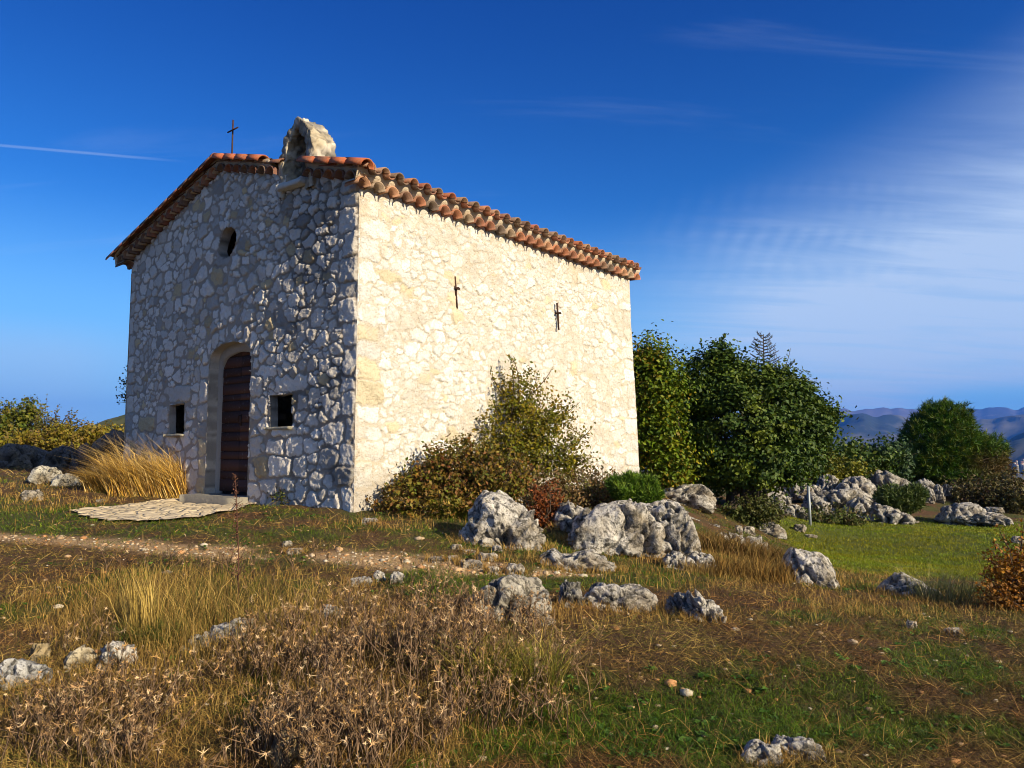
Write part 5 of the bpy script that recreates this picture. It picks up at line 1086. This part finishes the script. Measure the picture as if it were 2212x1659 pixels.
# ------------------------------------------------------------------ far terrain
def ridge(name, az0, az1, D0, D1, prof, zlow, seed, cols, rough, na=320, nd=70, m_=M_far, back=.35):
    az = np.linspace(az0, az1, na); dd = np.linspace(0, 1 + back, nd); A, Dn = np.meshgrid(az, dd, indexing='ij')
    pp = np.array(prof); hy = np.interp(A * F + CX, pp[:, 0], pp[:, 1]); dist = D0 + (D1 - D0) * Dn; top = 1.6 + (973 - hy) / F * D1 + (fbm(np.stack([A * 60, A * 0, A * 0], -1), 4, seed) - .5) * rough * .22
    shp = np.where(Dn <= 1, np.clip(Dn, 0, 1) ** 1.15, 1 - (Dn - 1) / back * .5); X = A * dist; Y = dist
    q_ = np.stack([X / (rough * 3.2), Y / (rough * 3.2), X * 0], -1); rd = 1 - np.abs(2 * fbm(q_, 5, seed + 3) - 1) * 2
    Z = zlow + (top - zlow) * shp + (rd - .25) * rough * .55 * np.sin(np.clip(Dn, 0, 1) * math.pi) ** .7
    idx = np.arange(na * nd).reshape(na, nd); q = np.stack([idx[:-1, :-1], idx[1:, :-1], idx[1:, 1:], idx[:-1, 1:]], -1).reshape(-1, 4)
    c = mixc(cols[0], cols[1], sst(fbm(q_ * 2.1, 4, seed + 5), .4, .6)); mk(name, np.stack([X, Y, Z], -1), quads=q, col=c.reshape(-1, 3), mat=m_, smooth=True, kind='structure')
ridge('mountains', -.1, 1.4, 9500, 14000, [(1300, 900), (1600, 897), (1780, 888), (1812, 883), (1828, 880), (1850, 887), (1885, 885), (1908, 878), (1940, 883), (1990, 890), (2060, 893), (2110, 888), (2150, 884), (2212, 883), (2400, 890), (3200, 905)], -150, 201, ((.05, .05, .06), (.12, .105, .11)), 800)
ridge('mountains', -.1, 1.4, 5200, 7600, [(1300, 925), (1600, 915), (1780, 902), (1850, 903), (1940, 908), (2000, 918), (2080, 922), (2120, 912), (2212, 900), (2400, 905), (3200, 930)], -150, 202, ((.025, .035, .03), (.09, .09, .07)), 420)
ridge('hills', -.1, 1.4, 2500, 3900, [(1300, 960), (1700, 962), (1800, 955), (1900, 962), (2000, 972), (2100, 968), (2180, 950), (2212, 938), (2300, 920), (2500, 900), (3200, 930)], -150, 203, ((.02, .032, .02), (.04, .05, .03)), 190)
ridge('hill', -1.3, -.35, 110, 260, [(-1200, 930), (-400, 945), (0, 960), (120, 950), (180, 925), (230, 905), (275, 893), (420, 870), (600, 900), (800, 960)], -4, 204, ((.055, .065, .02), (.10, .10, .035)), 7, m_=M_hill)
r_ = np.random.default_rng(210)
for k in range(9):
    px = r_.uniform(2190, 2212); py = r_.uniform(994, 1010); D_ = 2400 + (1010 - py) * 30; c = P(px, py, D_); mb = MB(); w_ = r_.uniform(6, 9); h_ = r_.uniform(4, 6)
    box(mb, c, (w_, 0, 0), (0, w_, 0), (0, 0, h_), (.4, .36, .3)); v = [c + [0, -.6, h_], c + [w_, -.6, h_], c + [w_, w_ + .6, h_], c + [0, w_ + .6, h_], c + [0, w_ / 2, h_ + 2], c + [w_, w_ / 2, h_ + 2]]
    mb.add(v, t=[(0, 4, 3), (1, 2, 5)], q=[(0, 1, 5, 4), (3, 4, 5, 2)], c=(.3, .14, .09)); box(mb, c - [0, 0, 30], (w_, 0, 0), (0, w_, 0), (0, 0, 29.99), (.2, .18, .14))
    mb.build('far_house', M_mortar, None, label='tiny pale house of the distant village at the right edge', cat='house', group='houses of the distant village')

# ------------------------------------------------------------------ haze
me = MB(); box(me, (-17500, -17500, -260), (37500, 0, 0), (0, 35000, 0), (0, 0, 1360), (1, 1, 1)); hz = me.build('haze', None, None, kind='stuff')
m = bpy.data.materials.new('haze_air'); m.use_nodes = True; N = m.node_tree.nodes; N.clear(); out = N.new('ShaderNodeOutputMaterial'); v_ = N.new('ShaderNodeVolumePrincipled')
v_.inputs['Color'].default_value = (.06, .27, 1.0, 1); v_.inputs['Density'].default_value = 5.4e-5; m.node_tree.links.new(v_.outputs[0], out.inputs['Volume']); hz.data.materials.append(m)
